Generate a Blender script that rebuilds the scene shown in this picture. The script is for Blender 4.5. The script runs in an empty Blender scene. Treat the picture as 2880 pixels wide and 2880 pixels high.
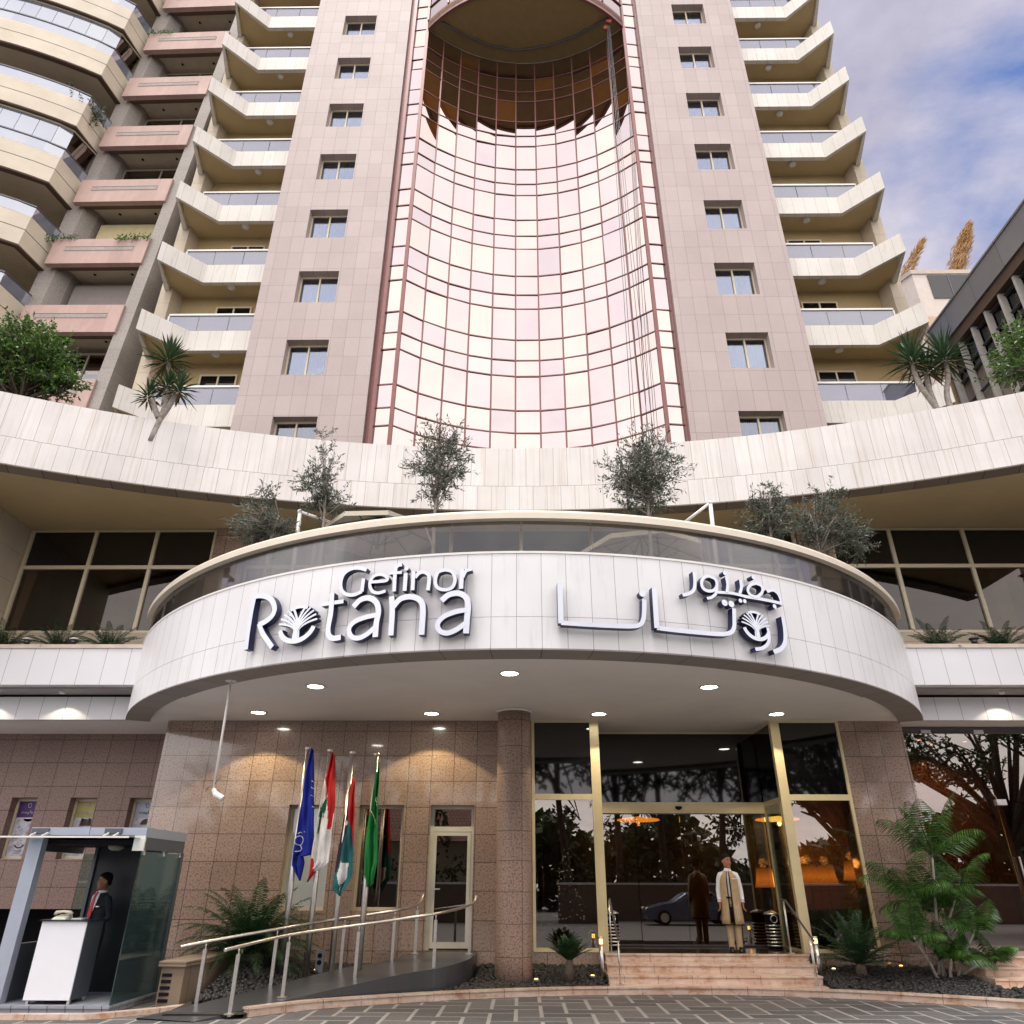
import bpy, math, random
from mathutils import Vector, Matrix
random.seed(11)
SC = bpy.context.scene
COL = SC.collection
PI = math.pi
R_ = math.radians
U = random.uniform

def lin(r, g, b):
    f = lambda c: (c/255/12.92) if c/255 <= .04045 else ((c/255+.055)/1.055)**2.4
    return (f(r), f(g), f(b), 1)

# ------------------------------------------------------------------ mesh builder
class MB:
    def __init__(s):
        s.v = []; s.f = []; s.m = []; s.uv = []; s.s = []
    def face(s, pts, mi=0, uv=None, sm=False):
        n = len(s.v); s.v.extend([tuple(p) for p in pts]); s.f.append(tuple(range(n, n+len(pts))))
        s.m.append(mi); s.uv.append(uv); s.s.append(sm)
    def mesh(s, vs, fs, mi=0, sm=False, uvs=None):
        n = len(s.v); s.v.extend([tuple(p) for p in vs])
        for k, f in enumerate(fs):
            s.f.append(tuple(i+n for i in f)); s.m.append(mi if not isinstance(mi, list) else mi[k]); s.uv.append(uvs[k] if uvs else None); s.s.append(sm)
    def box(s, x0, y0, z0, x1, y1, z1, mi=0):
        v = [(x0,y0,z0),(x1,y0,z0),(x1,y1,z0),(x0,y1,z0),(x0,y0,z1),(x1,y0,z1),(x1,y1,z1),(x0,y1,z1)]
        s.mesh(v, [(0,3,2,1),(4,5,6,7),(0,1,5,4),(1,2,6,5),(2,3,7,6),(3,0,4,7)], mi)
    def prism(s, poly, z0, z1, mi=0, cap=True, sm=False, side=None):
        n = len(poly); L = 0
        a = sum(poly[i][0]*poly[(i+1)%n][1]-poly[(i+1)%n][0]*poly[i][1] for i in range(n))
        if a < 0: poly = poly[::-1]
        if cap:
            s.face([(x,y,z1) for x,y in poly], mi); s.face([(x,y,z0) for x,y in poly[::-1]], mi)
        for i in range(n):
            p, q = poly[i], poly[(i+1)%n]; d = math.dist(p, q)
            s.face([(p[0],p[1],z0),(q[0],q[1],z0),(q[0],q[1],z1),(p[0],p[1],z1)], mi if side is None else side, [(L,z0),(L+d,z0),(L+d,z1),(L,z1)], sm)
            L += d
    def wall(s, path, z0, z1, th, mi=0, u0=0, sm=False):
        """thick wall along an open 2D path; thickness goes to the left of the travel direction"""
        n = len(path); nor = []
        for i in range(n):
            a = path[max(i-1,0)]; b = path[min(i+1,n-1)]
            d = math.hypot(b[0]-a[0], b[1]-a[1]); nor.append((-(b[1]-a[1])/d, (b[0]-a[0])/d))
        inn = [(p[0]+q[0]*th, p[1]+q[1]*th) for p, q in zip(path, nor)]
        L = u0
        for i in range(n-1):
            p, q, a, b = path[i], path[i+1], inn[i], inn[i+1]; d = math.dist(p, q)
            uv = [(L,z0),(L+d,z0),(L+d,z1),(L,z1)]
            s.face([(*p,z0),(*q,z0),(*q,z1),(*p,z1)], mi, uv, sm)
            s.face([(*b,z0),(*a,z0),(*a,z1),(*b,z1)], mi, [uv[1],uv[0],uv[3],uv[2]], sm)
            s.face([(*p,z1),(*q,z1),(*b,z1),(*a,z1)], mi, [(L,0),(L+d,0),(L+d,th),(L,th)])
            s.face([(*a,z0),(*b,z0),(*q,z0),(*p,z0)], mi, [(L,th),(L+d,th),(L+d,0),(L,0)])
            L += d
        s.face([(*inn[0],z0),(*path[0],z0),(*path[0],z1),(*inn[0],z1)], mi)
        s.face([(*path[-1],z0),(*inn[-1],z0),(*inn[-1],z1),(*path[-1],z1)], mi)
    def loft(s, rings, mi=0, caps=True, sm=True, closed=True):
        n = len(rings[0]); b = len(s.v)
        for r in rings: s.v.extend([tuple(p) for p in r])
        for k in range(len(rings)-1):
            for i in range(n if closed else n-1):
                j = (i+1) % n
                s.f.append((b+k*n+i, b+k*n+j, b+(k+1)*n+j, b+(k+1)*n+i)); s.m.append(mi); s.uv.append(None); s.s.append(sm)
        if caps:
            s.f.append(tuple(b+i for i in range(n))[::-1]); s.f.append(tuple(b+(len(rings)-1)*n+i for i in range(n)))
            s.m += [mi, mi]; s.uv += [None, None]; s.s += [False, False]
    def tube(s, pts, r, n=8, mi=0, caps=True, sm=True):
        pts = [Vector(p) for p in pts]; rr = r if isinstance(r, (list, tuple)) else [r]*len(pts)
        rings = []; ref = Vector((0,0,1)); d0 = (pts[1]-pts[0]).normalized()
        if abs(d0.z) > .9: ref = Vector((0,1,0))
        x = d0.cross(ref).normalized()
        for i, p in enumerate(pts):
            d = (pts[min(i+1,len(pts)-1)]-pts[max(i-1,0)]).normalized()
            x = (x-d*x.dot(d)).normalized(); y = d.cross(x)
            rings.append([p+(x*math.cos(2*PI*k/n)+y*math.sin(2*PI*k/n))*rr[i] for k in range(n)])
        s.loft(rings, mi, caps, sm)
    def lathe(s, prof, c, n=16, mi=0, sm=True):
        s.loft([[(c[0]+r*math.cos(2*PI*k/n), c[1]+r*math.sin(2*PI*k/n), c[2]+z) for k in range(n)] for r, z in prof], mi, True, sm)
    def ball(s, c, r, n=10, m=7, mi=0):
        r = r if isinstance(r, (tuple, list)) else (r, r, r)
        s.loft([[(c[0]+r[0]*math.sin(PI*j/m)*math.cos(2*PI*k/n), c[1]+r[1]*math.sin(PI*j/m)*math.sin(2*PI*k/n), c[2]-r[2]*math.cos(PI*j/m)) for k in range(n)] for j in [.12]+list(range(1,m))+[m-.12]], mi, True, True)
    def bar(s, p, q, w, h, mi=0):
        """rectangular bar from p to q; w across, h the other way"""
        p, q = Vector(p), Vector(q); d = (q-p).normalized(); ref = Vector((0,0,1)) if abs(d.z) < .9 else Vector((0,1,0))
        x = d.cross(ref).normalized()*w/2; y = x.cross(d).normalized()*h/2
        s.loft([[p-x-y,p+x-y,p+x+y,p-x+y],[q-x-y,q+x-y,q+x+y,q-x+y]], mi, True, False)
    def xform(s, M):
        s.v = [tuple(M @ Vector(p)) for p in s.v]; return s

def build(mb, name, mats, parent=None, world=True):
    me = bpy.data.meshes.new(name)
    me.from_pydata(mb.v, [], mb.f)
    if not isinstance(mats, (list, tuple)): mats = [mats]
    for m in mats: me.materials.append(m)
    me.polygons.foreach_set('material_index', mb.m); me.polygons.foreach_set('use_smooth', mb.s)
    uvl = me.uv_layers.new(name='UVMap'); out = []
    for fi, f in enumerate(mb.f):
        u = mb.uv[fi]
        if u is None:
            p = [mb.v[i] for i in f[:3]]
            a = (p[1][0]-p[0][0], p[1][1]-p[0][1], p[1][2]-p[0][2]); b = (p[2][0]-p[0][0], p[2][1]-p[0][1], p[2][2]-p[0][2])
            nx, ny, nz = abs(a[1]*b[2]-a[2]*b[1]), abs(a[2]*b[0]-a[0]*b[2]), abs(a[0]*b[1]-a[1]*b[0])
            i0, i1 = (0, 1) if nz >= nx and nz >= ny else ((1, 2) if nx > ny else (0, 2))
            for i in f: out += [mb.v[i][i0], mb.v[i][i1]]
        else:
            for t in u: out += [t[0], t[1]]
    uvl.data.foreach_set('uv', out)
    me.update(); me.validate()
    o = bpy.data.objects.new(name, me); COL.objects.link(o)
    if parent is not None:
        o.parent = parent
        if world and parent.type == 'EMPTY': o.matrix_parent_inverse = Matrix.Translation(-parent.location)
    return o

def tag(o, label=None, cat=None, group=None, kind=None):
    if label: o['label'] = label
    if cat: o['category'] = cat
    if group: o['group'] = group
    if kind: o['kind'] = kind
    return o
def thing(name, label, cat, loc=(0,0,0), group=None, rz=0):
    o = bpy.data.objects.new(name, None); COL.objects.link(o); o.location = loc; o.rotation_euler = (0,0,rz); o.empty_display_size = .2
    return tag(o, label, cat, group)
def struct(mb, name, mats): return tag(build(mb, name, mats), kind='structure')
def kids(o): return [c for c in COL.objects if c.parent == o]
def dup(root, loc, label, rz=0, group=None, sc=None):
    def cp(o, par):
        c = o.copy(); COL.objects.link(c); c.parent = par
        for ch in kids(o): cp(ch, c)
        return c
    r = cp(root, None); r.location = loc; r.rotation_euler = (0,0,rz); r['label'] = label
    if sc: r.scale = (sc,)*3
    if group: r['group'] = group
    return r

# ------------------------------------------------------------------ materials
class NT:
    def __init__(s, name):
        s.mat = bpy.data.materials.new(name); s.mat.use_nodes = True; s.t = s.mat.node_tree; s.t.nodes.clear()
        s.out = s.t.nodes.new('ShaderNodeOutputMaterial')
    def n(s, typ, ins=None, **pr):
        nd = s.t.nodes.new('ShaderNode'+typ)
        for k, v in pr.items(): setattr(nd, k, v)
        for k, v in (ins or {}).items():
            if hasattr(v, 'links'): s.t.links.new(v, nd.inputs[k])
            else: nd.inputs[k].default_value = v
        return nd
    def ramp(s, fac, stops):
        r = s.n('ValToRGB', {'Fac': fac}); e = r.color_ramp.elements
        while len(e) < len(stops): e.new(.5)
        for k, (p, c) in enumerate(stops): e[k].position = p; e[k].color = c if len(c) == 4 else (*c, 1)
        return r.outputs['Color']
    def mix(s, f, a, b, mode='MIX'):
        m = s.n('Mix', {'Factor': f}, data_type='RGBA', blend_type=mode)
        for k, v in ((6, a), (7, b)):
            if hasattr(v, 'links'): s.t.links.new(v, m.inputs[k])
            else: m.inputs[k].default_value = v
        return m.outputs[2]
    def uv(s, sc=None, obj=False):
        c = s.n('TexCoord').outputs['Object' if obj else 'UV']
        if sc: c = s.n('Mapping', {'Vector': c, 'Scale': sc}).outputs[0]
        return c
    def done(s, sh): s.t.links.new(sh, s.out.inputs['Surface']); return s.mat
    def bsdf(s, col, rough=.5, metal=0, bump=None, bstr=.2, bdist=.01, **k):
        ins = {'Base Color': col, 'Roughness': rough, 'Metallic': metal}; ins.update(k)
        if bump is not None: ins['Normal'] = s.n('Bump', {'Height': bump, 'Strength': bstr, 'Distance': bdist}).outputs[0]
        return s.n('BsdfPrincipled', ins).outputs[0]

BW0, BW1 = (0,0,0,1), (1,1,1,1)
def tiles(name, c1, c2, joint, tw, th, mortar=.005, offset=0., rough=.5, speck=(), streak=None, dirt=.12, bstr=.25, spec=.5, coat=0.):
    t = NT(name); uv = t.uv()
    br = t.n('TexBrick', {'Vector': uv, 'Color1': c1, 'Color2': c2, 'Mortar': joint, 'Scale': 1., 'Mortar Size': mortar, 'Mortar Smooth': .1, 'Brick Width': tw, 'Row Height': th}, offset=offset)
    col = br.outputs['Color']; bump = t.n('Math', {0: 1., 1: br.outputs['Fac']}, operation='SUBTRACT').outputs[0]
    for (scale, lo, hi, c, amt) in speck:
        nz = t.n('TexNoise', {'Vector': uv, 'Scale': scale, 'Detail': 3., 'Roughness': .7}).outputs['Fac']
        f = t.ramp(nz, [(lo, BW0), (hi, (amt,)*3)])
        col = t.mix(f, col, c)
    if streak:
        (sx, sy, lo, hi, c, amt) = streak
        nz = t.n('TexNoise', {'Vector': t.n('Mapping', {'Vector': uv, 'Scale': (sx, sy, 1)}).outputs[0], 'Scale': 1., 'Detail': 5., 'Roughness': .65}).outputs['Fac']
        col = t.mix(t.ramp(nz, [(lo, BW0), (hi, (amt,)*3)]), col, c)
    nz = t.n('TexNoise', {'Vector': t.uv(obj=True), 'Scale': .55, 'Detail': 6., 'Roughness': .6}).outputs['Fac']
    col = t.mix(1., col, t.ramp(nz, [(.3, (1-dirt,)*3), (.7, (1,1,1))]), 'MULTIPLY')
    return t.done(t.bsdf(col, rough, bump=bump, bstr=bstr, **{'Specular IOR Level': spec, 'Coat Weight': coat, 'Coat Roughness': .05, 'Coat IOR': 1.6}))
def plain(name, col, rough=.5, metal=0, var=.08, scale=3., spec=.5, bump=0.):
    t = NT(name)
    nz = t.n('TexNoise', {'Vector': t.uv(obj=True), 'Scale': scale, 'Detail': 5., 'Roughness': .6}).outputs['Fac']
    c = t.mix(1., col, t.ramp(nz, [(.3, (1-var,)*3), (.7, (1+var,)*3)]), 'MULTIPLY')
    return t.done(t.bsdf(c, rough, metal, bump=nz if bump else None, bstr=bump, **{'Specular IOR Level': spec}))
def glass(name, tint, refl=(1,1,1,1), fac=.1, rough=.0, body=None, bodyfac=0., fres=True, ior=1.5):
    t = NT(name)
    tr = t.n('BsdfTransparent', {'Color': tint}).outputs[0]
    if body: tr = t.n('MixShader', {0: bodyfac, 1: tr, 2: t.n('BsdfDiffuse', {'Color': body}).outputs[0]}).outputs[0]
    gl = t.n('BsdfGlossy', {'Color': refl, 'Roughness': rough}).outputs[0]
    f = fac
    if fres:
        fr = t.n('LayerWeight', {'Blend': .35}).outputs['Fresnel']
        f = t.n('Math', {0: t.n('Math', {0: fr, 1: .7}, operation='MULTIPLY').outputs[0], 1: fac}, operation='ADD', use_clamp=True).outputs[0]
    return t.done(t.n('MixShader', {0: f, 1: tr, 2: gl}).outputs[0])
def emit(name, col, st):
    t = NT(name); return t.done(t.n('Emission', {'Color': col, 'Strength': st}).outputs[0])
def leafmat(name, c1, c2, rough=.45, trans=.25):
    t = NT(name); g = t.n('NewGeometry').outputs['Random Per Island']
    col = t.ramp(g, [(0., c1), (1., c2)])
    b = t.bsdf(col, rough)
    tl = t.n('BsdfTranslucent', {'Color': col}).outputs[0]
    return t.done(t.n('MixShader', {0: trans, 1: b, 2: tl}).outputs[0])

M = {}
M['granite'] = tiles('pink_granite', (.51,.43,.41,1), (.455,.38,.362,1), (.25,.19,.17,1), .5, .8, .006, rough=.55,
    speck=((38., .52, .66, (.36,.28,.26,1), .8), (60., .56, .66, (.66,.60,.57,1), .8)), dirt=.1, spec=.3)
M['brown_granite'] = tiles('polished_brown_granite', (.43,.30,.235,1), (.335,.23,.18,1), (.055,.035,.027,1), .5, .535, .007, coat=1., rough=.2,
    speck=((26., .5, .62, (.13,.08,.06,1), .75), (40., .56, .66, (.55,.40,.33,1), .7)), dirt=.18, spec=.6)
M['rough_granite'] = tiles('flamed_brown_granite', (.30,.20,.175,1), (.265,.175,.15,1), (.05,.033,.03,1), .6, .545, .008, rough=.5,
    speck=((26., .5, .62, (.14,.085,.07,1), .8), (40., .56, .66, (.52,.39,.34,1), .7)), dirt=.18, spec=.4)
M['travertine'] = tiles('white_travertine', (.80,.775,.75,1), (.73,.70,.67,1), (.36,.32,.28,1), .36, 50., .005, rough=.5,
    streak=(13., .30, .50, .76, (.52,.42,.33,1), .6), dirt=.16, spec=.3)
M['balcony_stone'] = tiles('stained_white_stone', (.78,.75,.69,1), (.70,.67,.61,1), (.40,.35,.29,1), .44, 50., .005, rough=.55,
    streak=(9., .8, .56, .82, (.42,.33,.24,1), .7), dirt=.16, spec=.3)
M['white_panel'] = tiles('white_cladding_panel', (.87,.865,.88,1), (.84,.835,.85,1), (.36,.35,.36,1), .4, 50., .005, rough=.38, dirt=.12, spec=.4, streak=(7., .7, .56, .82, (.52,.50,.47,1), .45))
M['wing_panel'] = tiles('white_fascia_panel', (.80,.80,.83,1), (.77,.77,.80,1), (.34,.33,.34,1), .55, 50., .006, rough=.4, dirt=.07, spec=.4)
M['cream_marble'] = tiles('cream_marble', (.72,.54,.43,1), (.64,.46,.355,1), (.22,.14,.10,1), .62, 50., .006, rough=.22,
    streak=(1.8, 5., .46, .66, (.84,.72,.62,1), .85), speck=((2.4, .50, .66, (.46,.22,.10,1), .75), (9., .55, .62, (.36,.2,.13,1), .5)), dirt=.15)
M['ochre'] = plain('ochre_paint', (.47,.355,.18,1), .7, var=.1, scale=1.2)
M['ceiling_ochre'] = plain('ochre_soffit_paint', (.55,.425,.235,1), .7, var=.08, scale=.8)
M['soffit'] = plain('grey_soffit_paint', (.88,.86,.83,1), .65, var=.05, scale=.7)
M['soffit_trim'] = plain('grey_stone_lip', (.30,.275,.26,1), .5, var=.12)
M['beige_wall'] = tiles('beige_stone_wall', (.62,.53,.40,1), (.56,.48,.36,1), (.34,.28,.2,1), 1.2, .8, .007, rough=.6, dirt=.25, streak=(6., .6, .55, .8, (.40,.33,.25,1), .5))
M['cream_frame'] = plain('cream_painted_metal', (.66,.58,.42,1), .4, var=.04, spec=.5)
M['gold_frame'] = plain('champagne_aluminium', (.78,.66,.40,1), .32, .25, var=.05)
M['cream_rail'] = plain('cream_handrail_paint', (.74,.66,.54,1), .35, var=.05)
M['white_metal'] = plain('white_painted_metal', (.80,.78,.74,1), .4, var=.04)
M['steel'] = plain('brushed_steel', (.72,.69,.66,1), .33, 1., var=.1, scale=20.)
M['dark_steel'] = plain('dark_metal', (.12,.12,.13,1), .4, .6)
M['copper_frame'] = plain('red_brown_mullion', (.22,.09,.082,1), .4, .2, var=.1)
M['navy'] = plain('navy_letter_return', (.007,.011,.065,1), .4, var=.05)
M['letter_face'] = plain('pale_letter_face', (.70,.74,.82,1), .3, .25, var=.02)
M['black'] = plain('matt_black', (.010,.010,.011,1), .7, spec=.15)
M['black_panel'] = plain('glossy_black_panel', (.003,.003,.004,1), .03, spec=.8)
M['dark_room'] = plain('dark_room_wall', (.05,.038,.03,1), .8)
M['bark_pale'] = plain('pale_bark', (.30,.27,.235,1), .85, var=.35, scale=14., bump=.5)
M['bark_dark'] = plain('brown_bark', (.10,.075,.055,1), .9, var=.4, scale=9., bump=.6)
M['soil'] = plain('dark_soil', (.03,.025,.02,1), .95)
def facevar(name, c1, c2, rough, metal=0., spec=.5):
    t = NT(name); g = t.n('NewGeometry').outputs['Random Per Island']
    nz = t.n('TexNoise', {'Vector': t.uv(obj=True), 'Scale': 22., 'Detail': 4.}).outputs['Fac']
    col = t.mix(1., t.ramp(g, [(0., c1), (1., c2)]), t.ramp(nz, [(.25, (.72,)*3), (.75, (1.2,)*3)]), 'MULTIPLY')
    return t.done(t.bsdf(col, rough, metal, bump=nz, bstr=.15, **{'Specular IOR Level': spec}))
M['paver'] = facevar('grey_basalt_paver', (.066,.066,.070,1), (.118,.114,.116,1), .6)
M['grout'] = plain('pale_grout', (.27,.255,.245,1), .85)
M['pebble'] = facevar('black_pebble', (.006,.006,.007,1), (.022,.021,.022,1), .5)
M['ramp_stone'] = tiles('dark_ramp_granite', (.060,.062,.066,1), (.05,.052,.056,1), (.03,.03,.032,1), .8, .8, .004, rough=.28, dirt=.2)
# coppery mirror glass of the tower: each pane has its own dark or curtained room behind it
t = NT('copper_mirror_glass'); g = t.n('NewGeometry').outputs['Random Per Island']
body = t.ramp(g, [(0., (.030,.013,.006,1)), (.62, (.036,.014,.006,1)), (.75, (.13,.042,.008,1)), (.86, (.17,.055,.010,1)), (.93, (.035,.015,.008,1)), (1., (.12,.07,.05,1))])
body.node.color_ramp.interpolation = 'CONSTANT'
wv = t.n('TexWave', {'Vector': t.uv((5., .2, 1)), 'Scale': 2., 'Distortion': 1.5}).outputs['Fac']
body = t.mix(1., body, t.ramp(wv, [(0., (.55,)*3), (1., (1.1,)*3)]), 'MULTIPLY')
tint = t.ramp(g, [(0., (.90,.80,.82,1)), (1., (1.,.90,.83,1))])
gl = t.n('BsdfGlossy', {'Color': tint, 'Roughness': .01}).outputs[0]
M['copper_glass'] = t.done(t.n('MixShader', {0: .54, 1: t.n('BsdfDiffuse', {'Color': body}).outputs[0], 2: gl}).outputs[0])
M['rail_glass'] = glass('grey_balcony_glass', (.45,.47,.52,1), (.9,.92,1,1), .16, body=(.20,.21,.27,1), bodyfac=.45)
M['terrace_glass'] = glass('grey_terrace_glass', (.66,.63,.58,1), (.75,.78,.84,1), .03, body=(.08,.08,.09,1), bodyfac=.03)
M['win_glass'] = glass('hotel_window_glass', (.75,.78,.82,1), (.85,.9,1,1), .1)
M['dark_glass'] = glass('dark_tinted_glass', (.50,.41,.30,1), (1,.98,.95,1), .15)
M['clear_glass'] = glass('greenish_clear_glass', (.72,.84,.82,1), (1,1,1,1), .03)
M['sky_glass'] = glass('bluish_reflective_glass', (.3,.33,.36,1), (.9,.95,1,1), .3, body=(.36,.39,.48,1), bodyfac=.55)
M['curtain'] = plain('grey_net_curtain', (.34,.37,.41,1), .9, var=.1, scale=6.)
M['lamp_white'] = emit('lit_lamp', (1,.93,.80,1), 14.)
M['lamp_amber'] = emit('amber_lamp', (1,.45,.10,1), 5.)
M['shade_amber'] = None
t = NT('lit_amber_shade'); z_ = t.n('SeparateXYZ', {0: t.n('TexCoord').outputs['Generated']}).outputs[2]
M['shade_amber'] = t.done(t.n('Emission', {'Color': (1,.34,.05,1), 'Strength': t.n('MapRange', {0: t.n('Math', {0: t.n('Math', {0: z_, 1: .4}, operation='SUBTRACT').outputs[0]}, operation='ABSOLUTE').outputs[0], 1: 0., 2: .6, 3: 1.15, 4: .22}).outputs[0]}).outputs[0])
M['dark_window'] = glass('dark_terrace_window_glass', (.30,.24,.18,1), (1,.97,.92,1), .03)
M['olive_leaf'] = leafmat('olive_leaf', (.028,.040,.027,1), (.165,.195,.145,1), .45)
M['ficus_leaf'] = leafmat('ficus_leaf', (.020,.065,.012,1), (.13,.26,.035,1), .35)
M['cycad_leaf'] = leafmat('cycad_leaf', (.009,.032,.013,1), (.038,.095,.032,1), .4)
M['palm_leaf'] = leafmat('palm_leaf', (.010,.040,.009,1), (.085,.21,.03,1), .4)
M['yucca_leaf'] = leafmat('yucca_leaf', (.014,.042,.016,1), (.050,.10,.035,1), .4)
M['dry_leaf'] = leafmat('dry_leaf', (.13,.085,.035,1), (.22,.16,.07,1), .7)
M['plume'] = leafmat('dry_plume', (.30,.16,.05,1), (.62,.40,.17,1), .8, .4)
M['back_leaf'] = leafmat('street_tree_leaf', (.012,.030,.008,1), (.05,.085,.02,1), .5)
# ------------------------------------------------------------------ camera, sky, sun
cam = bpy.data.objects.new('camera', bpy.data.cameras.new('camera')); COL.objects.link(cam); SC.camera = cam
cam.data.sensor_width = 36; cam.data.lens = 25.733; cam.data.clip_end = 3000; cam.data.clip_start = .05
_p, _y, _r = R_(26.9), R_(.8), R_(.2)
fw = Vector((-math.sin(_y)*math.cos(_p), math.cos(_y)*math.cos(_p), math.sin(_p))); rt = Vector((math.cos(_y), math.sin(_y), 0)); up = rt.cross(fw)
rt2 = rt*math.cos(_r)+up*math.sin(_r); up2 = -rt*math.sin(_r)+up*math.cos(_r)
cam.matrix_world = Matrix(((rt2.x,up2.x,-fw.x,0),(rt2.y,up2.y,-fw.y,0),(rt2.z,up2.z,-fw.z,1.75),(0,0,0,1)))

SUN_EL, SUN_AZ = R_(75), R_(205)      # azimuth clockwise from +Y: behind the viewer, a little to the left
w = bpy.data.worlds.new('World'); SC.world = w; w.use_nodes = True
wt = w.node_tree; wt.nodes.clear()
def wn(typ, ins=None, **pr):
    nd = wt.nodes.new('ShaderNode'+typ)
    for k, v in pr.items(): setattr(nd, k, v)
    for k, v in (ins or {}).items():
        if hasattr(v, 'links'): wt.links.new(v, nd.inputs[k])
        else: nd.inputs[k].default_value = v
    return nd
def wmath(op, a, b=0., clamp=False): return wn('Math', {0: a, 1: b}, operation=op, use_clamp=clamp).outputs[0]
sky = wn('TexSky', sky_type='NISHITA', sun_disc=False, sun_elevation=SUN_EL, sun_rotation=SUN_AZ, air_density=1.2, dust_density=1.0)
dirv = wn('TexCoord').outputs['Generated']
sp = wn('SeparateXYZ', {0: dirv})
den = wmath('ADD', wmath('MAXIMUM', sp.outputs[2], 0.), .22)
cv = wn('CombineXYZ', {0: wmath('DIVIDE', sp.outputs[0], den), 1: wmath('DIVIDE', sp.outputs[1], den), 2: 0.})
nz = wn('TexNoise', {'Vector': wn('Mapping', {'Vector': cv.outputs[0], 'Location': (3.3,1.7,0), 'Scale': (1.15,1.5,1)}).outputs[0], 'Scale': 1.25, 'Detail': 9., 'Roughness': .58, 'Distortion': .35}).outputs['Fac']
def wramp(f, st):
    r = wn('ValToRGB', {'Fac': f}); e = r.color_ramp.elements
    while len(e) < len(st): e.new(.5)
    for k, (p, c) in enumerate(st): e[k].position = p; e[k].color = (*c, 1)
    return r.outputs[0]
def wmix(f, a, b, mode='MIX'):
    m = wn('Mix', {0: f}, data_type='RGBA', blend_type=mode)
    for k, v in ((6, a), (7, b)):
        if hasattr(v, 'links'): wt.links.new(v, m.inputs[k])
        else: m.inputs[k].default_value = v
    return m.outputs[2]
back = wmath('MULTIPLY_ADD', sp.outputs[1], -1.1, True)
back = wn('MapRange', {0: sp.outputs[1], 1: .35, 2: -.45, 3: 0., 4: 1.}, interpolation_type='SMOOTHSTEP').outputs[0]
mask = wramp(nz, [(.38, (0,0,0)), (.55, (1,1,1))])
nz2 = wn('TexNoise', {'Vector': cv.outputs[0], 'Scale': 3.1, 'Detail': 7., 'Roughness': .6}).outputs['Fac']
cl_front = wmix(wramp(nz2, [(.3, (0,0,0)), (.7, (1,1,1))]), (2.5,2.4,3.15,1), (4.4,4.2,4.8,1))
cl_back = wmix(wramp(nz2, [(.3, (0,0,0)), (.7, (1,1,1))]), (9.6,9.0,9.7,1), (13.2,12.3,11.6,1))
mask2 = wmix(back, mask, (1,1,1,1), 'SCREEN')
skyb = wmix(1., sky.outputs[0], (.50,.63,.88,1), 'MULTIPLY')
col = wmix(mask2, skyb, wmix(back, cl_front, cl_back))
bg = wn('Background', {'Color': col, 'Strength': .1})
wt.links.new(bg.outputs[0], wn('OutputWorld').inputs[0])
sd = bpy.data.lights.new('sun', 'SUN'); sd.energy = 1.5; sd.angle = R_(22); sd.color = (1,.96,.90)
so = bpy.data.objects.new('sun', sd); COL.objects.link(so)
sv = Vector((math.sin(SUN_AZ)*math.cos(SUN_EL), math.cos(SUN_AZ)*math.cos(SUN_EL), math.sin(SUN_EL)))
so.rotation_euler = sv.to_track_quat('Z', 'Y').to_euler()
SC.view_settings.view_transform = 'Standard'; SC.view_settings.look = 'None'; SC.view_settings.exposure = .88; SC.view_settings.gamma = 1.
cy = SC.cycles; cy.use_denoising = True; cy.max_bounces = 7; cy.diffuse_bounces = 3; cy.glossy_bounces = 4; cy.transmission_bounces = 4; cy.transparent_max_bounces = 14
cy.sample_clamp_indirect = 6.; cy.caustics_reflective = False; cy.caustics_refractive = False

# ------------------------------------------------------------------ the hotel tower
H = thing('hotel_building', 'tall pink granite hotel tower with curved copper glass bay above a white round entrance canopy', 'building', (.17, 19.5, 0))
AX = .25
def part(mb, name, mats, par=None): return build(mb, name, mats, par if par is not None else H)

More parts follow.
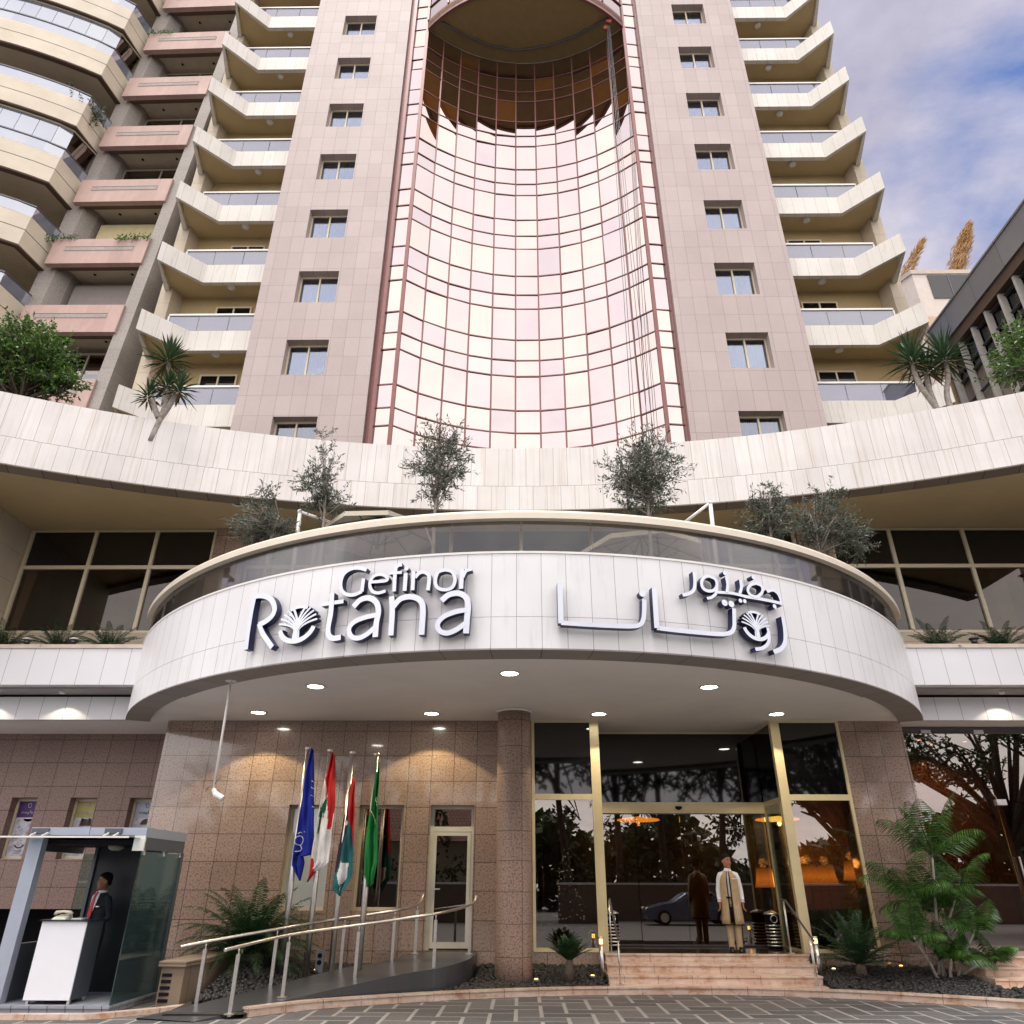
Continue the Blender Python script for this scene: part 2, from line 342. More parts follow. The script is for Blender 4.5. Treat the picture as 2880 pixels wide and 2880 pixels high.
def granite_side(x0, x1, y, wx0, wx1, tops, wh):
    b = MB(); zb, zt = 10.42, 46.
    th = .42
    b.box(x0, y, zb, wx0, y+th, zt); b.box(wx1, y, zb, x1, y+th, zt)
    lo = zb
    for t in tops:
        if t-wh > lo: b.box(wx0, y, lo, wx1, y+th, t-wh)
        lo = t
    b.box(wx0, y, lo, wx1, y+th, zt)
    xo = x0 if abs(x0) > abs(x1) else x1
    b.box(min(xo, xo-math.copysign(.4, xo)), y+th, zb, max(xo, xo-math.copysign(.4, xo)), 23.2, zt)
    xi = x1 if abs(x0) > abs(x1) else x0
    b.box(min(xi, xi+math.copysign(.4, xi)), y+th, zb, max(xi, xi+math.copysign(.4, xi)), 21., zt)
    part(b, 'granite_wall', M['granite'])
def tower_window(x0, x1, z0, z1, y, open_=0):
    y += .30; f = MB(); fw_ = .055; xm = (x0+x1)/2 - .02
    f.box(x0, y, z0, x0+fw_, y+.08, z1); f.box(x1-fw_, y, z0, x1, y+.08, z1); f.box(x0+fw_, y, z1-fw_-.02, x1-fw_, y+.08, z1); f.box(x0+fw_, y, z0, x1-fw_, y+.08, z0+fw_)
    f.box(xm-.03, y-.012, z0+fw_, xm+.03, y+.07, z1-fw_-.02)
    wo = part(f, 'window', M['cream_frame'])
    p = MB(); p.box(x0+fw_, y+.035, z0+fw_, xm-.03, y+.045, z1-fw_-.02); p.box(xm+.03, y+.022, z0+fw_, x1-fw_, y+.032, z1-fw_-.02)
    part(p, 'pane', M['win_glass'], wo)
    c = MB(); n = 60; segs = [(x0+.05, x1-.05)] if open_ == 0 else [(x0+.05, x0+.35+.25*open_), (x1-.40, x1-.05)]
    for a, e in segs:
        pts = [(a+(e-a)*i/n, y+.20+.035*math.sin(i*1.9+x0*3+z0)+.015*math.sin(i*.7)) for i in range(n+1)]
        c.wall(pts, z0-.1, z1+.05, .012, 0, 0, True)
    part(c, 'curtain', M['curtain'], wo)
    r = MB(); r.box(x0-.2, y+.6, z0-.3, x1+.2, y+.65, z1+.3); r.box(x0-.2, y+.12, z1+.02, x1+.2, y+.6, z1+.06)
    part(r, 'dark_interior', M['dark_room'], wo)
LT = [15.16+3.16*k for k in range(9)]; RT = [15.21+3.205*k for k in range(9)]
granite_side(-9.3, -5.02, 19.58, -8.0, -6.55, LT, 1.48)
granite_side(5.32, 9.65, 19.45, 6.93, 8.37, RT, 1.50)
for k in range(8):
    tower_window(-8.0, -6.55, LT[k]-1.48, LT[k], 19.58, (0,1,0,0,2,0,0,1)[k])
    tower_window(6.93, 8.37, RT[k]-1.50, RT[k], 19.45, (0,0,2,0,1,0,3,0)[k])

# concave copper glass bay
CR, CYc = 6.9, 14.35; A0 = math.asin(4.42/CR); NC = 11
ang = [-A0+2*A0*i/NC for i in range(NC+1)]
pc = [(AX+CR*math.sin(a), CYc+CR*math.cos(a)) for a in ang]
zl_ = [35.63,34.70,33.99,32.55,31.58,30.89,29.39,28.46,27.77,26.3,25.38,24.64,23.18,22.2,21.48,19.96,19.0,18.27,16.76,15.81,15.1,13.6,12.65,11.9,10.5]
zl_ = [1.75+(z-1.75)*.982 for z in zl_]; zr_ = [36.25]+zl_
g = MB(); fr = MB()
def pane(b, p, q, z0, z1):
    d = Vector((q[0]-p[0], q[1]-p[1], 0)).normalized(); n = Vector((d.y, -d.x, 0))
    j = [U(-.008,.008) for _ in range(3)]; j.append(j[0]+j[2]-j[1])
    b.face([Vector((*p,z0))+n*j[0], Vector((*q,z0))+n*j[1], Vector((*q,z1))+n*j[2], Vector((*p,z1))+n*j[3]])
for i in range(NC):
    for k in range(len(zr_)-1): pane(g, pc[i], pc[i+1], zr_[k+1], zr_[k])
for (p, q) in (((AX-5.05, 19.72), pc[0]), (pc[-1], (AX+5.05, 19.72))):
    for k in range(len(zr_)-1): pane(g, p, q, zr_[k+1], zr_[k])
    for k in range(8): pane(g, p, q, 36.3+.9*k, 36.3+.9*(k+1))
part(g, 'curtain_wall_glass', M['copper_glass'])
for i, p in enumerate(pc):
    r_ = .065 if i in (0, NC) else .028
    a = ang[i]; fr.box(p[0]-r_, p[1]-(.07 if i in (0, NC) else .022), 10.4, p[0]+r_, p[1]+.03, 36.25 if 0 < i < NC else 44.)
for sx in (-1, 1):
    x = AX+sx*5.05; fr.box(x-.055, 19.60, 10.4, x+.055, 19.76, 44.)
    fr.box(AX+sx*5.24-.13, 19.76, 10.4, AX+sx*5.24+.13, 19.84, 44.)
allp = [(AX-5.05, 19.72)]+pc+[(AX+5.05, 19.72)]
for z in zl_+[36.3+.9*k for k in range(8)]:
    for i in range(len(allp)-1):
        if z > 36 and 0 < i < NC+1: continue
        p, q = allp[i], allp[i+1]; fr.bar((p[0],p[1]-.008,z), (q[0],q[1]-.008,z), .035, .045)
part(fr, 'curtain_wall_mullions', M['copper_frame'])
# lens-shaped soffit and the bay that bulges out above it
CR2, CY2 = 6.55, 24.4; A2 = math.asin(4.4/CR2)
cv_ = [(AX+CR2*math.sin(a), CY2-CR2*math.cos(a)) for a in [-A2+2*A2*i/24 for i in range(25)]]
lens = cv_+[(AX+(CR-.02)*math.sin(a), CYc+(CR-.02)*math.cos(a)) for a in [A0-2*A0*i/24 for i in range(25)]]
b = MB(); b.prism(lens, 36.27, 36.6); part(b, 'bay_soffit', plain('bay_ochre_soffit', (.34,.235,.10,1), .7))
b = MB(); b.wall(cv_, 36.13, 36.75, .12); part(b, 'bay_edge_trim', M['copper_frame'])
g = MB(); fr = MB()
for i in range(8):
    p, q = cv_[i*3], cv_[i*3+3]
    for k in range(7): pane(g, p, q, 36.75+1.0*k, 37.75+1.0*k)
    for k in range(1, 7): fr.bar((*p,36.75+k), (*q,36.75+k), .1, .055)
    fr.box(p[0]-.035, p[1]-.06, 36.75, p[0]+.035, p[1]+.03, 44.)
part(g, 'upper_bay_glass', M['copper_glass']); part(fr, 'upper_bay_mullions', M['copper_frame'])
bl = MB(); bl.box(AX-5.4, 21.6, 10.4, AX+5.4, 22., 45.); part(bl, 'core_wall', M['dark_room'])

# window cleaning rig hanging under the bay
rig = thing('window_cleaning_rig', 'window cleaning track with two red pulleys and thin ropes hanging down the copper glass', 'cleaning rig', (3.9, 19.2, 36.2))
b = MB(); ap = [(-3.49,19.3),(-2.6,19.85),(-1.4,20.35),(-.12,20.59),(1.3,20.4),(2.6,19.95),(3.95,19.2)]
b.tube([(x,y,36.2) for x,y in ap], .05, 6); build(b, 'track', M['dark_steel'], rig)
for (x,y,z) in ((3.95,19.22,35.95),(3.83,19.28,35.55)):
    b = MB(); b.loft([[(x+.13*math.cos(t)*r, y-.05+d, z+.13*math.sin(t)*r) for t in [2*PI*k/14 for k in range(14)]] for d, r in ((0,1),(.03,.7),(.07,.7),(.1,1))], 0); b.bar((x,y,z),(x,y,z+.3),.04,.04)
    build(b, 'pulley', plain('red_pulley', (.25,.03,.02,1), .5), rig)
for dx, zb_, ye in ((-.08,12.3,20.2),(.0,12.3,20.1),(.06,11.,19.95),(.12,14.,20.15),(-.13,11.,20.15)):
    b = MB(); b.tube([(3.92+dx*.5,19.2,35.6),(3.9+dx*1.5,19.55,24.),(3.9+dx*3.,ye-.25,zb_)], .009, 4); build(b, 'rope', M['dark_steel'], rig)

# balconies
def balcony(mx, z, last=False):
    """mx maps the right-hand plan to either side; z = parapet top"""
    P = lambda *pts: [mx(x, y) for x, y in pts]
    b = MB(); path = P((9.66,20.0),(12.33,20.0),(13.47,18.85),(13.86,20.38))
    if mx(1,0)[0] < 0: path = path[::-1]
    b.wall(path, z-.87, z, .17)
    o = part(b, 'balcony', M['balcony_stone'])
    b = MB(); b.prism(P((9.66,20.16),(12.4,20.16),(13.4,19.1),(13.75,20.45),(13.5,21.0),(9.66,21.0)), z-.70, z-.5); part(b, 'slab', M['ceiling_ochre'], o)
    b = MB(); b.prism(P((12.5,20.16),(13.38,19.25),(13.65,20.42),(13.2,20.42)), z-.5, z-.2); part(b, 'planter_soil', M['soil'], o)
    # glazed railing with its handrail
    xa, xb = sorted((mx(9.66,0)[0], mx(13.2,0)[0])); y = 20.06
    b = MB(); n = 3
    for i in range(n):
        a, e = xa+(xb-xa)*i/n, xa+(xb-xa)*(i+1)/n; b.box(a+.012, y, z-.3, e-.012, y+.014, z+.72)
    part(b, 'railing_glass', M['rail_glass'], o)
    b = MB(); b.box(xa, y-.035, z+.72, xb, y+.05, z+.80); xe = mx(13.2,0)[0]; b.box(xe-.03, y-.02, z-.3, xe+.03, y+.04, z+.72)
    part(b, 'handrail', M['white_metal'], o)
    # ceiling lamp under the slab above
    c = mx(11.15, 20.42); b = MB(); b.lathe([(.11,-.0),(.15,-.03),(.14,-.08),(.08,-.12),(.0,-.13)], (c[0],c[1],z+2.50), 14); part(b, 'ceiling_lamp', M['soffit'], o)
    # sliding door in the back wall
    b = MB(); xs = sorted((mx(10.45,0)[0], mx(11.8,0)[0])); y = 20.93
    for x in (xs[0], xs[1]-.06): b.box(x, y, z-.5, x+.06, y+.06, z+1.95)
    b.box(xs[0]+.06, y, z+1.89, xs[1]-.06, y+.06, z+1.95); xm = (xs[0]+xs[1])/2; b.box(xm-.03, y, z-.5, xm+.03, y+.06, z+1.89)
    d = part(b, 'balcony_door', M['cream_frame'], o)
    b = MB(); b.box(xs[0]+.06, y+.03, z-.5, xs[1]-.06, y+.05, z+1.89); part(b, 'door_glass', M['black_panel'], d)
    if random.random() < .5:
        b = MB(); x = mx(U(12.0,12.6),0)[0]; b.lathe([(.02,0),(.22,.02),(.25,.40),(.22,.42)], (x, 20.5, z-.5), 12); part(b, 'balcony_seat', M['dark_steel'], o)
mR = lambda x, y: (x, y)
mL = lambda x, y: (.62-x if x > 13 else .66-x if x > 12 else .36-x, y+.02)
ZR = [15.98+3.2*k for k in range(9)]; ZL = [15.95+3.16*k for k in range(9)]
for z in ZR: balcony(mR, z)
for z in ZL: balcony(mL, z)
for mx in (mR, mL):
    xa, xb = sorted((mx(9.66,0)[0], mx(13.6,0)[0])); b = MB(); b.box(xa, 21., 10.4, xb, 21.3, 46.); part(b, 'balcony_back_wall', M['ochre'])
    b = MB(); b.prism([mx(13.45,20.98), mx(13.58,20.4), mx(14.02,20.4), mx(14.0,23.5), mx(13.45,23.5)], 10.4, 46.); part(b, 'balcony_end_wall', M['beige_wall'])

# ------------------------------------------------------------------ curved travertine band and second floor
BR, BCY = 30., -13.3
def barc(r, x0, x1, n): 
    a0, a1 = math.asin(x0/BR), math.asin(x1/BR); return [(r*math.sin(a0+(a1-a0)*i/n), BCY+r*math.cos(a0+(a1-a0)*i/n)) for i in range(n+1)]
b = MB(); b.wall(barc(BR,-15,15,80), 10.98, 12.13, .3, 0, 0, True); b.wall(barc(BR,-15,15,80), 10.28, 10.972, .3, 0, .18, True); b.wall(barc(BR+.02,-15,15,80), 10.96, 10.985, .25, 1)
part(b, 'curved_parapet', [M['travertine'], M['soffit_trim']])
lip = tiles('brown_stone_lip', (.25,.20,.155,1), (.21,.17,.13,1), (.06,.05,.04,1), .72, 50., .01, rough=.6)
b = MB(); b.wall(barc(BR+.004,-15,15,80), 10.25, 10.277, .42); part(b, 'parapet_lip', lip)
b = MB(); b.prism(barc(BR+.3,-15,15,40)+[(15.4,23.),(-15.4,23.)], 10.40, 10.7); part(b, 'upper_soffit', M['ceiling_ochre'])
b = MB(); b.prism(barc(BR+.31,-15,15,40)+[(15.4,19.4),(-15.4,19.4)], 11.3, 11.6); part(b, 'roof_terrace', M['soil'])
for x, y in ((-11.49,14.86),(-10.08,15.56),(-7.26,16.53),(10.41,15.3)):
    b = MB(); b.lathe([(.15,0),(.15,-.02),(.10,-.03),(.09,.0)], (x,y,10.395), 16); part(b, 'recessed_lamp', M['soffit'])
Y2 = 18.
for s in (-1, 1):
    b = MB(); b.box(min(s*7.42,s*8.3), Y2-.05, 6.4, max(s*7.42,s*8.3), Y2+.4, 10.4); part(b, 'granite_pier', M['brown_granite'])
b = MB(); b.box(-15., Y2, 6.3, -8.31, Y2+.3, 7.45); b.box(8.31, Y2, 6.3, 15., Y2+.3, 7.45); part(b, 'sill_wall', M['beige_wall'])
b = MB(); b.box(-14.2, 13.8, 6.5, -13.48, 18.4, 10.39); part(b, 'side_wall', M['beige_wall'])
def strip_window(x0, x1, xm, sill=7.45, top=10.38, tr=9.28):
    f = MB(); y = Y2+.05
    f.box(x0, y, sill, x1, y+.1, sill+.07); f.box(x0, y, top-.04, x1, y+.1, top); f.box(x0, y-.01, tr-.05, x1, y+.1, tr+.05)
    for x in [x0+.04]+xm+[x1-.04]: f.box(x-.045, y-.02, sill+.07, x+.045, y+.1, tr-.05); f.box(x-.045, y-.02, tr+.05, x+.045, y+.1, top-.04)
    o = part(f, 'terrace_window', M['cream_frame'])
    xs = [x0+.04]+xm+[x1-.04]
    for a, e in zip(xs, xs[1:]):
        p = MB(); p.box(a+.05, y+.04, sill+.08, e-.05, y+.06, tr-.06); part(p, 'pane', M['dark_window'], o)
        p = MB(); p.box(a+.05, y+.04, tr+.06, e-.05, y+.06, top-.05); part(p, 'dark_panel', M['black_panel'], o)
strip_window(-13.46, -8.31, [-11.65, -9.97]); strip_window(8.31, 14.5, [9.95, 11.93, 13.9])
strip_window(-7.40, 7.40, [-5.6, -3.8, -1.9, 0., 1.9, 3.8, 5.6], 6.45)
b = MB(); b.box(-14.5, 21.3, 6.3, 14.5, 21.5, 10.39); b.box(-14.5, 18.4, 6.2, 14.5, 21.3, 6.3); part(b, 'interior_wall', plain('brown_interior', (.05,.028,.016,1), .7))
for x in (-12.8, -10.9, -6.5, -2.9, 1., 4.6, 9.2, 11.2, 13.):
    b = MB(); n = 24; b.wall([(x+.5*i/n, 18.5+.05*math.sin(i*1.7)) for i in range(n+1)], 6.5, 9.3, .02, 0, 0, True); part(b, 'drape', plain('brown_drape', (.09,.045,.022,1), .9))
# ------------------------------------------------------------------ podium wings and round canopy
for s in (-1, 1):
    x0, x1 = sorted((s*15.5, s*8.45)); b = MB()
    b.box(x0, 16.05, 5.64, x1, 16.3, 6.46); o = part(b, 'planter_wall', M['wing_panel'])
    b = MB(); b.box(x0, 16.02, 6.462, x1, 16.34, 6.55); part(b, 'planter_coping', plain('pink_stone_coping', (.60,.50,.42,1), .5, var=.15), o)
    b = MB(); b.box(x0, 16.35, 5.7, x1, 17.99, 6.40); part(b, 'planter_bed', M['soil'], o)
    b = MB(); b.box(x0, 16.30, 5.60, x1, 16.84, 5.636); part(b, 'underside', M['soffit_trim'], o)
    b = MB(); b.box(x0, 16.85, 5.04, x1, 17.0, 5.55); part(b, 'fascia_panel', M['wing_panel'])
KR, KY = 9.8, 20.8
def karc(r, t, n, t1=None): t1 = t if t1 is None else t1; return [(r*math.sin(a), KY-r*math.cos(a)) for a in [R_(-t+(t+t1)*i/n) for i in range(n+1)]]
TH = 63.6
b = MB(); b.wall(karc(KR,TH,90), 5.49, 6.57, .3, 0, 0, True); b.wall(karc(KR,TH,90), 4.98, 5.484, .3, 0, .0, True); b.wall(karc(KR-.02,TH,90), 5.47, 5.5, .2, 1)
part(b, 'canopy_fascia', [M['white_panel'], M['soffit_trim']])
b = MB(); b.wall(karc(KR+.012,TH,90), 6.572, 6.61, .33); part(b, 'canopy_coping', M['white_metal'])
lip2 = tiles('grey_stone_lip_tiles', (.31,.285,.265,1), (.27,.25,.235,1), (.10,.09,.085,1), .8, 50., .008, rough=.5)
b = MB(); b.wall(karc(KR+.004,TH,90), 4.955, 4.978, .50, 0, 0, True); part(b, 'canopy_lip', lip2)
b = MB(); b.wall(karc(KR-.49,45,60), 4.96, 5.13, .05, 0, 0, True); part(b, 'canopy_lip_step', M['soffit_trim'])
b = MB(); b.prism(karc(KR-.29,61.,60)+[(8.55,16.99),(15.5,16.99),(15.5,19.2),(-15.5,19.2),(-15.5,16.99),(-8.55,16.99)], 5.05, 5.3); part(b, 'entrance_soffit', M['soffit'])
b = MB(); b.prism(karc(KR-.31,60.,60)+[(8.2,17.95),(-8.2,17.95)], 6.2, 6.4); part(b, 'terrace_floor', M['soffit_trim'])
ga = karc(KR-.06, 62., 18); b = MB()
for i in range(18):
    seg = [(lambda a: ((KR-.06)*math.sin(a), KY-(KR-.06)*math.cos(a)))(R_(-62+124*(i+(.004 if j == 0 else .996 if j == 6 else j/6))/18)) for j in range(7)]
    b.wall(seg, 6.62, 7.19, .016, 0, 0, False)
part(b, 'terrace_glass', M['terrace_glass'])
b = MB(); n = 90; rings = []
for (x, y), (xi, yi) in zip(karc(KR+.06,62.4,n), karc(KR-.16,62.4,n)):
    rings.append([(x,y,7.19),(x,y,7.30),(x+(xi-x)*.12,y+(yi-y)*.12,7.345),(xi,yi,7.345),(xi,yi,7.19)])
b.loft(rings, 0, True, False); part(b, 'terrace_handrail', M['cream_rail'])

# ------------------------------------------------------------------ ground floor walls
Y1, ZT = 17.0, 5.06
def holed(b, x0, x1, y, th, z0, z1, holes, mi=0):
    """wall slab with rectangular holes (hx0,hx1,hz0,hz1), sorted by x"""
    c = x0
    for hx0, hx1, hz0, hz1 in holes:
        b.box(c, y, z0, hx0, y+th, z1, mi)
        if hz0 > z0: b.box(hx0, y, z0, hx1, y+th, hz0, mi)
        b.box(hx0, y, hz1, hx1, y+th, z1, mi); c = hx1
    b.box(c, y, z0, x1, y+th, z1, mi)
b = MB(); holed(b, -8.08, .22, Y1, .45, .0, ZT, [(-5.05,-4.08,1.24,3.26),(-3.52,-2.55,1.24,3.26),(-1.97,-1.03,.55,3.26)])
b.box(-8.08, Y1+.45, 0, -7.6, 19., ZT)
part(b, 'entrance_wall', M['brown_granite'])
b = MB(); b.box(.22, Y1+.03, 0, 1.6, Y1+.4, .53); b.box(5.75, Y1+.03, 0, 7.14, Y1+.4, .53); part(b, 'window_base', M['brown_granite'])
b = MB(); b.box(7.14, Y1, 0, 8.55, Y1+.6, ZT); part(b, 'entrance_wall', M['brown_granite'])
b = MB(); holed(b, -17, -8.09, 18.7, .35, 1.20, ZT, [(-12.28,-11.66,2.22,3.56),(-10.86,-10.22,2.22,3.56),(-9.42,-8.78,2.22,3.56)]); part(b, 'wing_wall', M['rough_granite'])
b = MB(); b.box(-17, 20.5, 0, -8.09, 20.6, 1.3); b.box(-17, 19.06, 1.18, -8.09, 20.5, 1.2); part(b, 'garage_back', M['black'])  # matt black stands in for the shade inside the garage opening
# column
b = MB(); n = 32; prof = []
z = .0
for k in range(10): prof += [(.35,min(z,5.035))]; z += .56
b.lathe([(r,zz) for r,zz in prof if zz <= 5.04], (-.16,15.96,0), n); 
b.s = [True]*len(b.s); part(b, 'round_column', tiles('column_granite', (.37,.255,.20,1), (.35,.24,.19,1), (.045,.03,.024,1), .5, .535, .006, rough=.42,
    speck=((26., .5, .62, (.12,.07,.055,1), .85), (40., .56, .66, (.55,.40,.33,1), .7)), dirt=.15))
b = MB(); b.lathe([(.39,5.0),(.39,5.045)], (-.16,15.96,0), 32); part(b, 'column_collar', M['soffit'])
for (x0, x1, y, lit) in ((-5.05,-4.08,17.22,1), (-3.52,-2.55,17.22,0)):
    f = MB(); f.box(x0,y,1.24,x0+.06,y+.1,3.26); f.box(x1-.06,y,1.24,x1,y+.1,3.26); f.box(x0+.06,y,3.20,x1-.06,y+.1,3.26); f.box(x0+.06,y,1.24,x1-.06,y+.1,1.30)
    o = part(f, 'ground_window', M['cream_frame'])
    p = MB(); p.box(x0+.06,y+.03,1.30,x1-.06,y+.05,3.20); part(p, 'pane', M['dark_glass'] if not lit else glass('pale_frosted_glass', (.5,.5,.5,1), (1,1,1,1), .06, body=(.62,.66,.66,1), bodyfac=.85), o)
# glazed side door
f = MB(); y = 17.2
f.box(-1.97,y,.55,-1.90,y+.1,3.26); f.box(-1.10,y,.55,-1.03,y+.1,3.26); f.box(-1.90,y,3.19,-1.10,y+.1,3.26); f.box(-1.90,y-.01,2.74,-1.10,y+.1,2.84)
f.box(-1.90,y-.02,.57,-1.83,y+.06,2.73); f.box(-1.17,y-.02,.57,-1.10,y+.06,2.73); f.box(-1.83,y-.02,2.66,-1.17,y+.06,2.73); f.box(-1.83,y-.02,.57,-1.17,y+.06,.68)
o = part(f, 'side_door', plain('white_door_frame', (.70,.68,.60,1), .35))
p = MB(); p.box(-1.83,y+.01,.68,-1.17,y+.03,2.66); p.box(-1.90,y+.03,2.84,-1.10,y+.05,3.19); part(p, 'pane', M['dark_glass'], o)
p = MB(); p.box(-1.89,y-.05,1.52,-1.85,y-.02,1.75); p.bar((-1.87,y-.06,1.64),(-1.72,y-.06,1.64),.02,.025); part(p, 'handle', M['steel'], o)

# main entrance glazing
GY = 17.0; DY = 18.45
f = MB()
for x in (.22, 1.53, 5.74, 7.08): f.box(x, GY-.01, .53, x+.06, GY+.09, ZT)
f.box(1.59, GY-.02, .53, 1.73, GY+.12, ZT); f.box(5.60, GY-.02, .53, 5.74, GY+.12, ZT)
for a, e in ((.28,1.53),(5.80,7.08)):
    f.box(a, GY, 3.37, e, GY+.08, 3.49); f.box(a, GY, .53, e, GY+.08, .60); f.box(a, GY, ZT-.05, e, GY+.08, ZT)
for x in (1.66, 5.67):
    f.box(x-.025, GY+.12, 3.36, x+.025, DY, 3.46); f.box(x-.025, GY+.12, .53, x+.025, DY, .57); f.box(x-.025, GY+.12, ZT-.04, x+.025, DY, ZT); f.box(x-.025, DY-.09, .57, x+.025, DY, 3.36)
f.box(1.635, DY, 3.22, 5.695, DY+.2, 3.46); f.box(1.635, DY, ZT-.04, 5.695, DY+.1, ZT)
o = part(f, 'entrance_frame', M['gold_frame'])
for a, e in ((.28,1.53),(5.80,7.08)):
    p = MB(); p.box(a, GY+.03, 3.49, e, GY+.05, ZT-.05); part(p, 'dark_panel', M['black_panel'], o)
    p = MB(); p.box(a, GY+.03, .60, e, GY+.05, 3.37); part(p, 'pane', M['dark_glass'], o)
p = MB(); p.box(1.635, DY+.04, 3.46, 5.695, DY+.06, ZT-.04)
for x in (1.66, 5.67): p.box(x-.01, GY+.125, 3.46, x+.01, DY-.02, ZT-.04)
part(p, 'dark_panel', M['black_panel'], o)
for x in (1.66, 5.67):
    p = MB(); p.box(x-.008, GY+.13, .57, x+.008, DY-.10, 3.36); part(p, 'pane', M['clear_glass'], o)
for a, e, yy in ((1.66,2.66,DY+.10), (2.63,3.66,DY+.03), (3.67,4.70,DY+.03), (4.67,5.66,DY+.10)):
    p = MB(); p.box(a, yy, .575, e, yy+.02, 3.20); d = part(p, 'sliding_door', M['dark_glass'])
    p = MB(); p.box(a, yy-.006, .545, e, yy+.026, .575); p.box(a, yy-.006, 3.20, e, yy+.026, 3.22); part(p, 'door_rail', M['dark_steel'], d)
p = MB(); p.loft([[(3.66+r*math.cos(t), DY-d, 3.35+r*.75*min(math.sin(t),.35)) for t in [2*PI*k/18 for k in range(18)]] for d, r in ((0,.075),(.05,.075),(.06,.05))]); part(p, 'door_sensor', M['black'], o)

# lobby behind the glass
b = MB(); b.box(1.6, 16.72, .40, 5.72, 18.4, .535); b.box(-7.6, 17.45, .40, 9.2, 27., .52); part(b, 'lobby_floor', plain('dark_polished_floor', (.06,.045,.035,1), .08, var=.2))
b = MB(); b.box(-7.6, 26., .52, 14., 26.2, 5.04); b.box(-7.58, 17.46, .52, -7.4, 26., 5.04); b.box(13.8, 18, .52, 14., 26., 5.04); part(b, 'lobby_wall', plain('dark_wood_panelling', (.055,.028,.015,1), .35, var=.3))
b = MB(); b.box(-7.6, 19.2, 4.75, 14., 26., 5.04); part(b, 'lobby_ceiling', M['dark_room'])
b = MB(); b.box(-5.2, 17.9, .9, -3.95, 17.95, 3.4); part(b, 'window_blind', plain('pale_blind', (.70,.72,.68,1), .8))
b = MB(); b.box(9.6, 19.6, .52, 11.9, 19.9, 4.75); part(b, 'lobby_partition', plain('amber_wood_partition', (.40,.17,.05,1), .4, var=.25, scale=2.))
b = MB(); b.box(7.2, 22.2, .52, 9.4, 22.5, 4.0); part(b, 'lobby_partition', M['brown_granite'])

for d, x, y in (('nearest the granite wall',9.55,18.3),('in the middle of the shop ceiling',10.75,18.5),('deeper in the shop',10.2,19.0)):
    t = thing('shop_spotlight', 'tiny glowing ceiling spot behind the shop front, '+d, 'ceiling light', (x,y,4.9), 'spots in the shop ceiling')
    b = MB(); b.lathe([(.07,4.88),(.07,4.86),(.06,4.855)], (x,y,0), 14); build(b, 'housing', M['dark_steel'], t); b = MB(); b.lathe([(.045,4.852),(.04,4.848),(.0,4.846)], (x,y,0), 14); build(b, 'lens', M['lamp_amber'], t)
    ld = bpy.data.lights.new('shop_lamp', 'SPOT'); ld.energy = 26; ld.color = (1,.66,.34); ld.spot_size = R_(95); ld.spot_blend = 1.; ld.shadow_soft_size = .05
    lo = bpy.data.objects.new('shop_lamp', ld); COL.objects.link(lo); lo.location = (x,y,4.83); lo.rotation_euler = (R_(28),0,0); lo.parent = t; lo.matrix_parent_inverse = Matrix.Translation(-t.location)
b = MB(); b.box(8.4, 18.1, 4.90, 14., 19.2, 4.98); part(b, 'shop_ceiling', M['dark_room'])
# shop front on the right
f = MB(); SY = 17.65
f.box(8.56, SY, 4.95, 15., SY+.1, 5.04); f.box(8.56, SY, .50, 15., SY+.1, .56)
o = part(f, 'shopfront_frame', M['dark_steel'])
for a, e in ((8.57,10.62),(10.64,11.72),(11.74,14.)):
    p = MB()
    if a > 10.63 and a < 11: p.box(a, SY+.04, 3.42, e, SY+.056, 4.95); p.box(a+.01, SY+.04, .58, e-.01, SY+.056, 3.39)
    else: p.box(a, SY+.04, .56, e, SY+.056, 4.95)
    part(p, 'shopfront_pane', M['dark_glass'], o)
p = MB(); p.box(10.58, SY+.08, .56, 10.68, SY+.28, 4.95); part(p, 'glass_fin', M['clear_glass'], o)
for (x, z0, z1) in ((10.60,3.34,3.46),(10.62,.56,.68),(10.52,4.88,4.97),(9.3,4.90,4.97)):
    p = MB(); p.box(x, SY-.02, z0, x+.22, SY+.1, z1); part(p, 'patch_fitting', M['steel'], o)
p = MB(); p.box(10.72, SY-.06, 1.3, 10.75, SY-.03, 2.3); part(p, 'pull_handle', M['steel'], o)

# entrance steps
def steps(name, label, x0, fn_right, rows, ymax):
    t = thing(name, label, 'steps', (x0[0], rows[-1][1], 0)); zprev = 0
    for i, (z, y) in enumerate(rows):
        b = MB(); xl, xr = x0[i], fn_right[i]; zb = 0. if i == len(rows)-1 else rows[i+1][0]
        b.box(xl, y, zb, xr, ymax, z-.035); b.box(xl-.01, y-.03, z-.033, xr+.01, ymax, z); build(b, 'step', M['cream_marble'], t)
steps('entrance_steps', 'flight of veined cream marble steps leading up to the glass entrance doors', [1.62,1.60,1.58,1.58], [5.56,5.54,5.46,5.42], [(.54,16.65),(.40,16.22),(.26,15.80),(.125,15.46)], 16.71)
steps('corner_steps', 'cream marble steps at the right corner beside the black pebble bed', [8.62,8.52,8.44,8.30], [14,14,14,14], [(.545,16.4),(.40,15.95),(.26,15.55),(.125,14.95)], 17.7)

